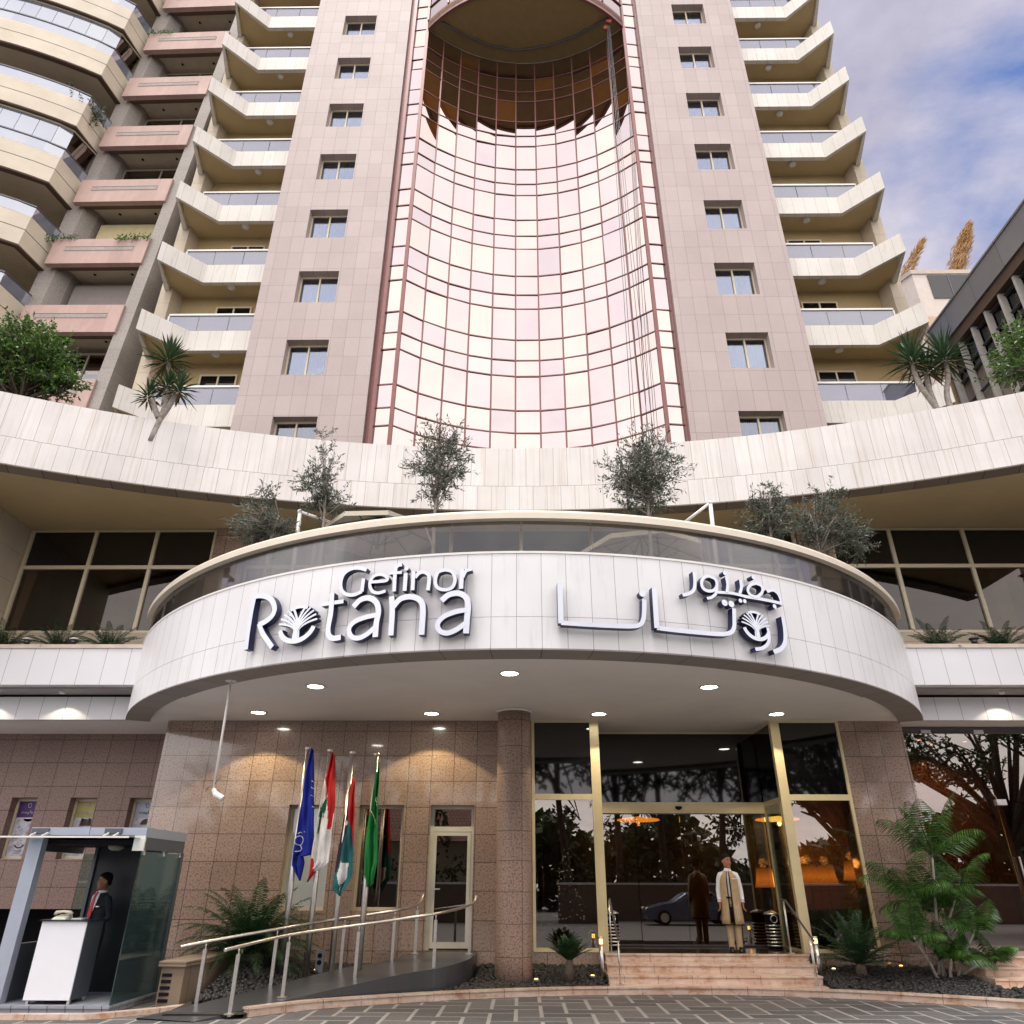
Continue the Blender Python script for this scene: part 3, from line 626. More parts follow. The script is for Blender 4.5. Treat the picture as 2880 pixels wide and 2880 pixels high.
# ------------------------------------------------------------------ driveway, kerb, pebble bed, ramp
b = MB(); b.box(-400, -400, -.4, 400, 400, -.012); struct(b, 'ground', plain('dark_grey_concrete', (.19,.187,.183,1), .8))
b = MB(); b.box(-13, 10.4, -.2, 15, 17.6, -.003); struct(b, 'driveway_bed', M['grout'])
b = MB(); c = .385; gp = .030
for i in range(-32, 38):
    for j in range(-2, 36):
        k = (i-j) % 4; x, y = i*c-.1, 5+j*c*.98; 
        if k == 0: x1, y1 = x+2*c, y+c*.98
        elif k == 3: x1, y1 = x+c, y+2*c*.98
        else: continue
        if y > 17 or y < 10.4 or x1 > 14.5 or x < -12.5: continue
        h = U(.0,.0025); q = .005
        lo = [(x+gp,y+gp,-.03),(x1-gp,y+gp,-.03),(x1-gp,y1-gp,-.03),(x+gp,y1-gp,-.03)]
        md = [(px,py,h-.003) for px,py,_ in lo]
        hi = [(x+gp+q,y+gp+q,h),(x1-gp-q,y+gp+q,h),(x1-gp-q,y1-gp-q,h),(x+gp+q,y1-gp-q,h)]
        b.loft([lo,md,hi], 0, True, False)
struct(b, 'driveway', M['paver'])
KP = [(-3.98,12.72),(-3.55,13.2),(-3.05,13.62),(-1.5,14.46),(0.,15.02),(1.3,15.3),(3.4,15.44),(5.3,15.1),(6.6,14.6),(7.8,13.98),(9.6,12.85),(11.5,11.2)]
def interp(P, n):
    out = []
    for i in range(len(P)-1):
        p0, p1, p2, p3 = P[max(i-1,0)], P[i], P[i+1], P[min(i+2,len(P)-1)]
        for k in range(n):
            t = k/n; out.append(tuple(.5*(2*p1[a]+(p2[a]-p0[a])*t+(2*p0[a]-5*p1[a]+4*p2[a]-p3[a])*t*t+(3*p1[a]-p0[a]-3*p2[a]+p3[a])*t**3) for a in range(len(p1))))
    return out+[tuple(P[-1])]
kp = interp(KP, 6)
b = MB(); b.wall(kp, -.05, .098, .13); b.wall([(x,y-.025) for x,y in kp], .10, .128, .16); struct(b, 'kerb', M['cream_marble'])
def kerb_y(x):
    for (a, b_) in zip(kp, kp[1:]):
        if a[0] <= x <= b_[0]: return a[1]+(b_[1]-a[1])*(x-a[0])/(b_[0]-a[0])
    return kp[0][1]-.6 if x < kp[0][0] else kp[-1][1]
def bed_z(x, y): 
    k = kerb_y(x)+.15 if x > -3.9 else 12.9
    return .085+.20*max(0., min(1., (y-k)/(17.-k)))+.22*max(0.,min(1.,(-3.9-x)/1.1))*max(0.,min(1.,(y-13.7)/1.2))
def grid_bed(x0, x1, nx, yf, yb, ny):
    b = MB(); P = {}
    for i in range(nx+1):
        x = x0+(x1-x0)*i/nx
        for j in range(ny+1):
            y = yf(x)+(yb-yf(x))*j/ny; P[i,j] = (x, y, bed_z(x,y)-.03)
    for i in range(nx):
        for j in range(ny): b.face([P[i,j],P[i+1,j],P[i+1,j+1],P[i,j+1]])
    return b
tag(build(grid_bed(-5.2, 8.4, 60, lambda x: max(kerb_y(x)+.12, 12.6), 17.02, 8), 'planting_bed', M['soil']), kind='structure')
RO = [(-4.6,12.3,.01),(-4.0,13.0,.09),(-3.42,13.58,.17),(-2.68,14.13,.28),(-2.0,14.56,.38),(-1.5,14.86,.43),(-1.12,15.35,.48),(-.93,16.0,.52),(-.90,16.98,.535)]
RI = [(-5.5,12.5,.02),(-4.98,13.1,.10),(-4.55,13.6,.17),(-4.12,14.12,.24),(-3.7,14.75,.31),(-3.26,15.38,.38),(-2.75,15.75,.43),(-2.3,16.05,.50),(-2.15,16.98,.535)]
ro, ri = interp(RO, 5), interp(RI, 5)
b = MB(); L = 0
for k in range(len(ro)-1):
    a, b_, c_, d = ro[k], ro[k+1], ri[k+1], ri[k]; dl = math.dist(a,b_)
    b.face([a,b_,c_,d], 0, [(L,0),(L+dl,0),(L+dl,1.3),(L,1.3)])
    b.face([(*a[:2],-.05),(*b_[:2],-.05),b_,a], 0, [(L,0),(L+dl,0),(L+dl,.4),(L,.4)]); b.face([(*c_[:2],-.05),(*d[:2],-.05),d,c_], 0); L += dl
struct(b, 'ramp', M['ramp_stone'])
def in_ramp(x, y, mg=.03):
    best = None
    for k in range(len(ro)):
        a, c_ = ro[k], ri[k]; dx, dy = c_[0]-a[0], c_[1]-a[1]; l2 = dx*dx+dy*dy
        t = ((x-a[0])*dx+(y-a[1])*dy)/l2; d = abs((x-a[0])*dy-(y-a[1])*dx)/math.sqrt(l2)
        if -mg < t < 1+mg and d < .16: return True
    return False
pb = bpy.data.meshes.new('tmp'); import bmesh
bm = bmesh.new(); bmesh.ops.create_icosphere(bm, subdivisions=1, radius=1.); IV = [v.co.copy() for v in bm.verts]; IF = [tuple(v.index for v in f.verts) for f in bm.faces]; bm.free(); bpy.data.meshes.remove(pb)
b = MB(); cnt = 0
while cnt < 8600:
    x, y = U(-5.1, 8.75), U(12.9, 17.0)
    if y < kerb_y(x)+.19 and x > -4.2: continue
    if x < -4.2 and y < 13.4: continue
    if 1.52 < x < 5.52 or in_ramp(x, y) or (x > 8.2 and y > 14.9): continue
    if math.hypot(x+.16, y-15.96) < .36: continue
    r = U(.030,.062); sx, sy, sz = r*U(.8,1.35), r*U(.8,1.2), r*U(.55,.85)
    rm = Matrix.Rotation(U(0,6.28),3,'Z') @ Matrix.Rotation(U(-.5,.5),3,'X'); z = bed_z(x,y)+U(-.025,.028)
    b.mesh([rm @ Vector((v.x*sx,v.y*sy,v.z*sz))+Vector((x,y,z)) for v in IV], IF, 0, True); cnt += 1
tag(build(b, 'black_pebbles', M['pebble']), kind='stuff')
# small lamps sunk in the pebbles
UL = [('beside the round column',.25,15.62),('between the little cycad and the steps',1.3,15.98),('in front of the right cycad',5.95,16.5),('near the areca palm stems',7.35,16.75),('at the foot of the second flagpole',-3.83,15.9)]
for d, x, y in UL:
    z = bed_z(x,y)+.03; t = thing('ground_spotlight', 'small glowing amber spotlight sunk in black pebbles '+d, 'spotlight', (x,y,z), 'ground spotlights in the pebbles')
    b = MB(); b.lathe([(.075,0),(.075,.045),(.06,.05)], (x,y,z), 12); build(b, 'housing', M['dark_steel'], t)
    b = MB(); b.lathe([(.032,.052),(.028,.060),(.0,.062)], (x,y,z), 12); build(b, 'lens', M['lamp_amber'], t)
# ------------------------------------------------------------------ letters on the canopy
LET = {"latin":[["R",[[[[-4.826,5.246],[-4.844,5.531],[-4.849,5.767],[-4.848,5.98],[-4.833,6.193]],42],[[[-4.834,6.199],[-4.628,6.174],[-4.423,6.071],[-4.314,5.896],[-4.347,5.765],[-4.477,5.685],[-4.625,5.649]],44],[[[-4.617,5.674],[-4.503,5.495],[-4.358,5.336],[-4.232,5.207]],40]]],["t",[[[[-3.173,6.007],[-3.15,5.669],[-3.167,5.422],[-3.139,5.291],[-3.053,5.23],[-2.913,5.236]],40],[[[-3.351,5.834],[-2.941,5.843]],30]]],["a",[[[[-2.749,5.728],[-2.635,5.837],[-2.481,5.853],[-2.349,5.766],[-2.3,5.613],[-2.317,5.419],[-2.315,5.19]],42],[[[-2.329,5.554],[-2.525,5.529],[-2.712,5.464],[-2.786,5.356],[-2.73,5.235],[-2.605,5.195],[-2.471,5.242],[-2.335,5.348]],36]]],["n",[[[[-2.094,5.85],[-2.061,5.57],[-2.055,5.196]],40],[[[-2.054,5.668],[-1.933,5.795],[-1.75,5.815],[-1.604,5.737],[-1.556,5.587],[-1.555,5.179]],42]]],["a",[[[[-1.263,5.723],[-1.149,5.817],[-0.988,5.835],[-0.868,5.756],[-0.836,5.604],[-0.847,5.388],[-0.854,5.176]],42],[[[-0.853,5.556],[-1.019,5.533],[-1.213,5.459],[-1.306,5.346],[-1.268,5.233],[-1.149,5.19],[-1.008,5.239],[-0.864,5.341]],36]]],["G",[[[[-2.578,6.35],[-2.694,6.395],[-2.845,6.407],[-2.986,6.332],[-3.03,6.193],[-3.001,6.047],[-2.901,5.959],[-2.765,5.936],[-2.624,5.978]],27],[[[-2.616,6.203],[-2.623,5.973]],27]]],["e",[[[[-2.487,6.128],[-2.208,6.128],[-2.225,6.206],[-2.337,6.248],[-2.448,6.212],[-2.494,6.096],[-2.441,5.971],[-2.333,5.925],[-2.203,5.949]],24]]],["f",[[[[-1.96,6.39],[-2.04,6.371],[-2.068,6.275],[-2.06,5.93]],28],[[[-2.168,6.253],[-1.95,6.25]],22]]],["i",[[[[-1.883,6.229],[-1.881,5.924]],30],[[[-1.876,6.311]],34]]],["n",[[[[-1.75,6.26],[-1.748,5.925]],28],[[[-1.723,6.145],[-1.649,6.222],[-1.555,6.221],[-1.487,6.143],[-1.493,5.909]],28]]],["o",[[[[-1.227,6.247],[-1.112,6.206],[-1.059,6.069],[-1.101,5.939],[-1.219,5.904],[-1.341,5.95],[-1.381,6.073],[-1.34,6.21],[-1.227,6.247]],25]]],["r",[[[[-0.951,6.255],[-0.956,5.908]],30],[[[-0.936,6.102],[-0.887,6.207],[-0.788,6.239]],24]]]],"arabic":[["alef noon",[[[[0.611,6.002],[0.61,5.645],[0.611,5.329]],38],[[[0.611,5.338],[1.097,5.318],[1.658,5.319],[1.851,5.354],[1.921,5.447],[1.949,5.607],[1.963,5.78]],32],[[[1.942,5.878]],50]]],["alef ta",[[[[2.15,5.994],[2.141,5.669],[2.133,5.317]],38],[[[2.134,5.324],[2.533,5.306],[3.182,5.31],[3.419,5.354],[3.509,5.452],[3.539,5.605],[3.561,5.784]],32],[[[3.393,5.86]],50],[[[3.518,5.855]],50]]],["ra",[[[[4.56,5.771],[4.554,5.533],[4.509,5.325],[4.399,5.199],[4.23,5.126]],34]]],["waw tail",[[[[4.183,5.534],[4.19,5.384],[4.134,5.253],[4.013,5.165],[3.861,5.128]],26]]],["jeem",[[[[4.301,6.186],[4.439,6.234],[4.543,6.185],[4.585,6.071],[4.575,5.977]],26],[[[4.606,6.014],[4.191,6.024],[3.797,6.025]],24],[[[4.416,5.934]],36]]],["feh",[[[[4.087,6.299],[4.199,6.263],[4.191,6.155],[4.057,6.051],[3.93,6.07],[3.893,6.151],[3.961,6.248],[4.087,6.299]],24],[[[4.05,6.4]],34]]],["yeh",[[[[3.772,6.318],[3.769,6.173],[3.715,6.061]],24],[[[3.827,6.024],[3.568,6.047],[3.284,6.032]],22],[[[3.709,5.936]],32],[[[3.794,5.937]],32]]],["noon",[[[[3.49,6.324],[3.498,6.188],[3.46,6.048]],24],[[[3.478,6.396]],34]]],["waw",[[[[3.155,6.301],[3.266,6.263],[3.291,6.162],[3.227,6.063],[3.105,6.031],[3.016,6.077],[3.007,6.18],[3.067,6.265],[3.155,6.301]],24],[[[3.291,6.162],[3.254,6.015],[3.159,5.927],[3.068,5.899]],22]]],["reh",[[[[2.887,6.343],[2.882,6.165],[2.843,6.02],[2.733,5.94],[2.631,5.91]],26]]]]}
PXM = .00222
def crom(P, n=7):
    if len(P) < 3: return [P[0]]+[((P[0][0]*(n-k)+P[1][0]*k)/n, (P[0][1]*(n-k)+P[1][1]*k)/n) for k in range(1, n+1)]
    return interp([tuple(p) for p in P], n)
def on_arc(s, z, r):
    a = s/9.96; return (r*math.sin(a), KY-r*math.cos(a), z)
_zf = [0]
def stroke(b, pts, w, r0=9.84, r1=9.965, ends=(1,1)):
    """one stroke of a letter: pale face, navy returns"""
    _zf[0] = (_zf[0]+1) % 5; r1 += .0016*_zf[0]; w = w/2; n = len(pts); Lp, Rp = [], []
    closed = math.dist(pts[0], pts[-1]) < 1e-4
    for i, p in enumerate(pts):
        a = pts[i-1] if i else (pts[-2] if closed else p); c = pts[i+1] if i < n-1 else (pts[1] if closed else p)
        d = math.hypot(c[0]-a[0], c[1]-a[1]) or 1; nx, nz = -(c[1]-a[1])/d, (c[0]-a[0])/d
        Lp.append((p[0]+nx*w, p[1]+nz*w)); Rp.append((p[0]-nx*w, p[1]-nz*w))
    m = n-1
    for i in range(m):
        q = [Lp[i], Lp[i+1], Rp[i+1], Rp[i]]
        b.face([on_arc(*t, r1) for t in q[::-1]], 0)
        b.face([on_arc(*Lp[i],r1), on_arc(*Lp[i+1],r1), on_arc(*Lp[i+1],r0), on_arc(*Lp[i],r0)], 1)
        b.face([on_arc(*Rp[i+1],r1), on_arc(*Rp[i],r1), on_arc(*Rp[i],r0), on_arc(*Rp[i+1],r0)], 1)
    if not closed:
        for i in (0, m): b.face([on_arc(*Lp[i],r1), on_arc(*Rp[i],r1), on_arc(*Rp[i],r0), on_arc(*Lp[i],r0)], 1)
def dot(b, p, r, r0=9.84, r1=9.965):
    _zf[0] = (_zf[0]+1) % 5; r1 += .0016*_zf[0]
    q = [(p[0]+r*math.cos(2*PI*k/20), p[1]+r*math.sin(2*PI*k/20)) for k in range(20)]
    b.face([on_arc(*t, r1) for t in q], 0)
    for i in range(20): b.face([on_arc(*q[i],r0), on_arc(*q[(i+1)%20],r0), on_arc(*q[(i+1)%20],r1), on_arc(*q[i],r1)], 1)
def emblem(cx, cz, rx, rz, par, w0):
    b = MB(); E = lambda t, k=1.: (cx+rx*k*math.cos(t), cz+rz*k*math.sin(t))
    stroke(b, [E(R_(195+150*i/24), .90) for i in range(25)], w0*1.5)
    stroke(b, [E(R_(62+58*i/12), .92) for i in range(13)], w0)
    for s in (-1, 1):
        for k in range(5):
            a1 = R_(90+s*(20+15.5*k)); bx = -s*(.02+.05*(k-2)); tip = (math.cos(a1)*1.0, math.sin(a1)*.98)
            base = (bx*1.6, -.93); mid = (-s*(-.30-.055*k)*.55, -.25+.02*k-.10*k*.4)
            P = []
            for i in range(13):
                t = i/12; P.append(((1-t)**2*base[0]+2*t*(1-t)*mid[0]+t*t*tip[0], (1-t)**2*base[1]+2*t*(1-t)*(mid[1]+.25)+t*t*tip[1]))
            stroke(b, [(cx+rx*x, cz+rz*z) for x, z in P], w0*(.62 if k else .75))
    build(b, 'emblem', [M['letter_face'], M['navy']], par)
for key, lab, c in (('latin', 'raised silver and navy lettering reading Gefinor Rotana on the round white canopy', (-3.,11.3,5.8)), ('arabic', 'raised silver and navy Arabic lettering on the right half of the round white canopy', (2.5,11.3,5.7))):
    t = thing('canopy_sign', lab, 'sign', c)
    for nm, sts in LET[key]:
        b = MB()
        for pts, wd in sts:
            if len(pts) == 1: dot(b, pts[0], wd*PXM/2)
            else: stroke(b, crom(pts), wd*PXM)
        build(b, 'letter', [M['letter_face'], M['navy']], t)
    if key == 'latin': emblem(-3.78, 5.55, .385, .325, t, .055)
    else: emblem(3.955, 5.535, .285, .255, t, .042)
    b = MB()
    for nm, sts in LET[key]:
        p = sts[0][0][len(sts[0][0])//2]; b.tube([on_arc(p[0],p[1],9.79), on_arc(p[0],p[1],9.9)], .012, 6)
    build(b, 'mounting_pin', M['dark_steel'], t)

# ------------------------------------------------------------------ downlights
DL = [('left front of the canopy soffit above the palm sign',-3.87,13.7),('foremost in the middle of the canopy soffit',-.21,12.74),('right front of the canopy soffit',3.51,13.74),('back row, leftmost, near the granite wall',-5.71,16.05),('back row, left of the round column',-1.96,16.15),('back row, beside the left glass entrance window',1.68,16.19),('back row, at the right entrance post',5.52,16.18)]
for k, (d, x, y) in enumerate(DL):
    t = thing('downlight', 'round glowing white downlight, '+d, 'ceiling light', (x,y,5.05), 'downlights in the canopy soffit')
    b = MB(); b.lathe([(.19,5.052),(.19,5.030),(.155,5.025),(.15,5.052)], (x,y,0), 24); build(b, 'trim_ring', M['white_metal'], t)
    b = MB(); b.lathe([(.148,5.046),(.148,5.037),(.02,5.034)], (x,y,0), 24); build(b, 'lens', M['lamp_white'], t)
    ld = bpy.data.lights.new('downlight_lamp', 'SPOT'); ld.energy = 105 if k in (3,4) else 75; ld.color = (1,.82,.46) if k in (3,4) else (1,.84,.60); ld.spot_size = R_(112 if k > 2 else 120); ld.spot_blend = .12 if k > 2 else .6; ld.shadow_soft_size = .06
    lo = bpy.data.objects.new('downlight_lamp', ld); COL.objects.link(lo); lo.location = (x,y,5.01); lo.parent = t; lo.matrix_parent_inverse = Matrix.Translation(-t.location)
WL = [('left wing, far left',-12.1,1),('left wing, next to the canopy',-10.4,1),('right wing, next to the canopy',10.7,1),('right wing, far right',12.6,1)]
for d, x, _ in WL:
    t = thing('wall_washer', 'small hidden lamp washing the white fascia of the '+d, 'wall light', (x,16.5,5.6), 'lamps washing the wing fascias')
    b = MB(); b.lathe([(.06,5.60),(.06,5.55),(.05,5.545)], (x,16.5,0), 12); build(b, 'housing', M['white_metal'], t)
    ld = bpy.data.lights.new('washer_lamp', 'SPOT'); ld.energy = 15; ld.color = (1,.9,.68); ld.spot_size = R_(118); ld.spot_blend = .2; ld.shadow_soft_size = .04
    lo = bpy.data.objects.new('washer_lamp', ld); COL.objects.link(lo); lo.location = (x,16.5,5.53); lo.parent = t; lo.matrix_parent_inverse = Matrix.Translation(-t.location)

# ------------------------------------------------------------------ camera on a pole
t = thing('security_camera', 'white security camera hanging on a long pole under the canopy', 'camera', (-5.17,12.96,5.0))
b = MB(); b.tube([(-5.19,12.96,4.97),(-5.16,12.96,3.12)], .022, 8); b.lathe([(.10,4.95),(.10,4.965)], (-5.19,12.96,0), 12); build(b, 'pole', M['white_metal'], t)
b = MB(); b.bar((-5.16,12.96,3.14),(-5.10,12.93,3.06),.05,.05); b.loft([[Vector((-5.12,12.95,3.07))+Vector((.86,-.3,-.42)).normalized()*d+Vector((0,1,0))*r*math.cos(a)+Vector((.42,0,.86))*r*math.sin(a) for a in [2*PI*k/12 for k in range(12)]] for d, r in ((-.03,.03),(0,.05),(.19,.05),(.20,.045))], 0); build(b, 'camera_body', M['white_metal'], t)
b = MB(); b.tube([(-5.16,12.95,3.2),(-5.24,12.93,3.17),(-5.27,12.93,3.10)], .008, 5); b.tube([(-5.16,12.95,3.2),(-5.05,12.93,3.36)], .006, 5); build(b, 'cable', M['dark_steel'], t)

# ------------------------------------------------------------------ flags
FC = {'blue':(.004,.018,.30,1),'white':(.80,.80,.80,1),'red':(.52,.012,.016,1),'cedar':(.01,.10,.05,1),'black':(.018,.008,.022,1),'teal':(.012,.135,.15,1),'green':(.004,.19,.035,1)}
FM = {k: plain(k+'_flag_cloth', v, .75, var=.1, scale=8.) for k, v in FC.items()}
def poly_in(p, poly):
    c = False; j = len(poly)-1
    for i in range(len(poly)):
        a, b_ = poly[i], poly[j]
        if (a[1] > p[1]) != (b_[1] > p[1]) and p[0] < (b_[0]-a[0])*(p[1]-a[1])/(b_[1]-a[1])+a[0]: c = not c
        j = i
    return c
# outlines traced in a local frame: (across in cm, down in cm), origin at the pole top
FLAGS = [
 ('flagpole', 'flag', -4.29, 15.2, 4.18, 'leftmost steel flagpole, carrying the blue flag', 'limp dark blue flag with white writing and small white stars', 'blue',
  [(6,4),(10,6),(18,90),(30,196),(12,194),(16,210),(12,240),(-3,214),(-3,205),(0,126),(0,50)],
  []),
 ('flagpole', 'flag', -3.84, 15.2, 4.14, 'second steel flagpole, carrying the red and white cedar flag', 'limp red and white flag with a green cedar tree', 'white',
  [(4,8),(8,12),(16,100),(17,205),(-2,222),(-14,238),(-13,200),(-9,130),(-5,64)],
  [('red', [(3,7),(9,12),(17,70),(15,145),(9,150),(7,110),(0,75),(-3,58)]), ('red', [(-15,240),(-13,196),(-10,200),(-2,222)]), ('cedar', [(0,88),(5,92),(3,115),(-3,122),(-4,142),(-8,155),(-7,118)])]),
 ('flagpole', 'flag', -3.39, 15.2, 4.10, 'third steel flagpole, carrying the black, red, green and white flag', 'limp flag of red, black, green and white panels with a folded white corner', 'teal',
  [(3,50),(7,54),(12,110),(17,175),(19,225),(2,257),(-13,246),(-12,218),(-2,82)],
  [('red', [(2,49),(8,54),(20,178),(15,176),(8,140),(2.5,125),(1,82)]), ('black', [(-2,78),(1,82),(3.5,130),(1,165),(-5,205),(-8,219),(-15,219),(-13,170),(-6,100)]), ('white', [(-2,200),(10,203),(9,228),(-1,240),(-6,222)]), ('white',[(1,128),(4,134),(0,138)])]),
 ('flagpole', 'flag', -2.90, 15.2, 4.07, 'rightmost steel flagpole, carrying the green flag', 'limp plain green flag with a white sword and script', 'green',
  [(3,15),(5,18),(10,120),(15,198),(9,235),(3,239),(-6,217),(-8,155),(-4,75)], []),
]
for nm, fn, x, y, zt, lp, lf, basec, outl, regs in FLAGS:
    t = thing(nm, lp, 'flagpole', (x,y,bed_z(x,y)), 'flagpoles in the pebble bed')
    b = MB(); b.tube([(x,y,bed_z(x,y)-.1),(x,y,1.6),(x,y,zt-.05)], [.058,.052,.040], 12); build(b, 'pole', M['steel'], t)
    b = MB(); b.lathe([(.042,zt-.06),(.058,zt-.055),(.058,zt-.005),(.04,zt)], (x,y,0), 12); build(b, 'finial', M['steel'], t)
    top = min(p[1] for p in outl); bot = max(p[1] for p in outl); NV, NU = 64, 26; rows = []
    for i in range(NV+1):
        v = top+.3+(bot-top-.6)*i/NV; xs = []
        for k in range(len(outl)):
            a, c = outl[k], outl[(k+1)%len(outl)]
            if (a[1] > v) != (c[1] > v): xs.append(a[0]+(c[0]-a[0])*(v-a[1])/(c[1]-a[1]))
        xs = xs or [outl[0][0]]; rows.append((v, min(xs), max(xs)))
    b = MB(); V = []
    for (v, l, r) in rows:
        for j in range(NU+1):
            u = j/NU; px = l+(r-l)*u
            V.append((x+.03+px/100*1.16, y-.075-.05*math.sin(u*9+v*.012+x*3)-.022*math.sin(u*19-v*.03)-.012*math.sin(v*.11+u*5), zt-v/100))
    names = [basec]; Fs, Ms = [], []
    for i in range(NV):
        for j in range(NU):
            v = (rows[i][0]+rows[i+1][0])/2; u = (j+.5)/NU; px = rows[i][1]+(rows[i][2]-rows[i][1])*u; cc = basec
            for cn, pg in regs:
                if poly_in((px, v), pg): cc = cn
            if cc not in names: names.append(cc)
            Fs.append((i*(NU+1)+j, i*(NU+1)+j+1, (i+1)*(NU+1)+j+1, (i+1)*(NU+1)+j)); Ms.append(names.index(cc))
    b.mesh(V, Fs, Ms, True)
    fl = tag(build(b, fn, [FM[k] for k in names]), lf, 'flag', 'flags on the steel poles')
    sm = fl.modifiers.new('thickness', 'SOLIDIFY'); sm.thickness = .004
    def fline(pts, wd=.006):
        q = []
        for px, v in pts:
            k = min(range(len(rows)), key=lambda i: abs(rows[i][0]-v)); l, r = rows[k][1], rows[k][2]; u = max(0, min(1, (px-l)/max(r-l,.1)))
            q.append((x+.03+px/100*1.16, y-.075-.05*math.sin(u*9+v*.012+x*3)-.022*math.sin(u*19-v*.03)-.012*math.sin(v*.11+u*5)-.012, zt-v/100))
        b = MB(); b.tube(q, wd, 5); return b
    if basec == 'blue':
        for pts in ([(4+6*math.cos(a), 172+8*math.sin(a)) for a in [2*PI*k/14 for k in range(15)]], [(6,180),(9,186),(6,190),(0,191)], [(1,160),(4,157)], [(9,156),(10.5,157)], [(5,158),(6,159)]): build(fline(pts,.008), 'white_writing', FM['white'], fl)
        for s in ((15,66),(17,92),(20,112),(16,78)):
            build(fline([(s[0]-1.2,s[1]),(s[0]+1.2,s[1]+2)],.006), 'white_star', FM['white'], fl)
    if basec == 'green':
        build(fline([(-1,110),(2,118),(5,126),(6,132)],.010), 'white_sword', FM['white'], fl)
        build(fline([(6,84),(3,86),(3,90),(6,93),(7,100),(6,86)],.006), 'white_script', FM['white'], fl)
    if basec == 'white':
        for k in range(9): build(fline([(-6+k,98+6*abs(4-k)*.6),(-7+k*.8,106+(k*7)%20),(-6.5+k*.9,112+(k*7)%20)],.006), 'cedar_branch', FM['cedar'], fl)

# ------------------------------------------------------------------ ramp handrails
def rail(name, label, posts, lead, tail, hgt=.84):
    t = thing(name, label, 'handrail', posts[0]); b = MB()
    pts = [lead]+[(p[0],p[1],p[2]+hgt) for p in posts]+tail
    b.tube(interp(pts,5), .024, 10); build(b, 'rail', M['steel'], t)
    for p in posts:
        b = MB(); b.box(p[0]-.027,p[1]-.018,p[2]-.03,p[0]+.027,p[1]+.018,p[2]+hgt-.10); b.tube([(p[0],p[1],p[2]+hgt-.11),(p[0],p[1],p[2]+hgt-.01)],.011,6); b.box(p[0]-.07,p[1]-.05,p[2]-.005,p[0]+.07,p[1]+.05,p[2]+.012); build(b, 'post', M['steel'], t)
rail('ramp_handrail', 'outer steel handrail curving up along the front edge of the ramp', [(-4.21,12.6,.06),(-3.73,13.51,.16),(-2.82,14.5,.26),(-1.55,15.0,.42),(-1.03,16.5,.53)], (-4.34,12.36,.868), [(-.93,16.75,1.52)])
rail('ramp_handrail', 'inner steel handrail along the pebble bed side of the ramp', [(-4.94,13.2,.08),(-4.12,14.14,.21),(-3.26,15.36,.33),(-2.42,15.85,.44),(-2.08,16.5,.53)], (-5.22,12.9,.868), [(-2.0,16.75,1.54)])
def step_rail(label, x, s):
    t = thing('step_handrail', label, 'handrail', (x,15.6,.125)); b = MB()
    b.tube([(x+.02*s,16.9,1.47),(x,16.7,1.46),(x-.01*s,15.5,.86),(x-.01*s,15.42,.84)], .020, 8); build(b, 'rail', M['dark_steel'], t)
    for y0, z0, z1 in ((16.85,.54,1.45),(16.80,.54,1.45),(15.62,.125,.9),(15.56,.125,.88)):
        b = MB(); b.tube([(x,y0,z0),(x,y0,z1)], .011, 8); build(b, 'post', M['steel'], t)
    b = MB(); b.box(x-.06,15.52,.126,x+.06,15.67,.14); b.box(x-.06,16.76,.541,x+.06,16.9,.555); build(b, 'base_plate', M['steel'], t)
step_rail('slim dark handrail at the left end of the marble steps', 1.76, 1); step_rail('slim dark handrail at the right end of the marble steps', 5.28, -1)

# bollard lights, socket post, ash bins
for lab, x, y in (('steel bollard lamp with amber top left of the marble steps',1.50,16.2),('steel bollard lamp with amber top right of the marble steps',5.60,16.25)):
    z = bed_z(x,y)-.03; t = thing('bollard_light', lab, 'bollard light', (x,y,z), 'bollard lights beside the steps')
    b = MB(); b.tube([(x,y,z),(x,y,z+.56)], .042, 14); build(b, 'post', M['steel'], t)
    b = MB(); b.lathe([(.045,z+.56),(.045,z+.575)], (x,y,0), 14); b.lathe([(.047,z+.66),(.047,z+.69)], (x,y,0), 14)
    for k in range(4): b.bar((x+.038*math.cos(k*PI/2),y+.038*math.sin(k*PI/2),z+.57),(x+.038*math.cos(k*PI/2),y+.038*math.sin(k*PI/2),z+.67),.008,.008)
    build(b, 'cap', M['steel'], t)
    b = MB(); b.lathe([(.03,z+.578),(.03,z+.655)], (x,y,0), 12); build(b, 'lamp', M['lamp_amber'], t)
x, y = -3.77, 15.9; z = bed_z(x,y)-.02; t = thing('socket_post', 'small grey metal socket post standing in the pebbles between two flagpoles', 'socket post', (x,y,z))
b = MB(); b.box(x-.07,y-.05,z,x+.07,y+.05,z+.40); b.box(x-.075,y-.055,z+.40,x+.075,y+.055,z+.415); build(b, 'post', plain('grey_metal', (.30,.33,.38,1), .4, .5), t)
for dz in (.33,.22):
    b = MB(); b.tube([(x,y-.051,z+dz),(x,y-.058,z+dz)], .042, 14); build(b, 'socket', M['black'], t)
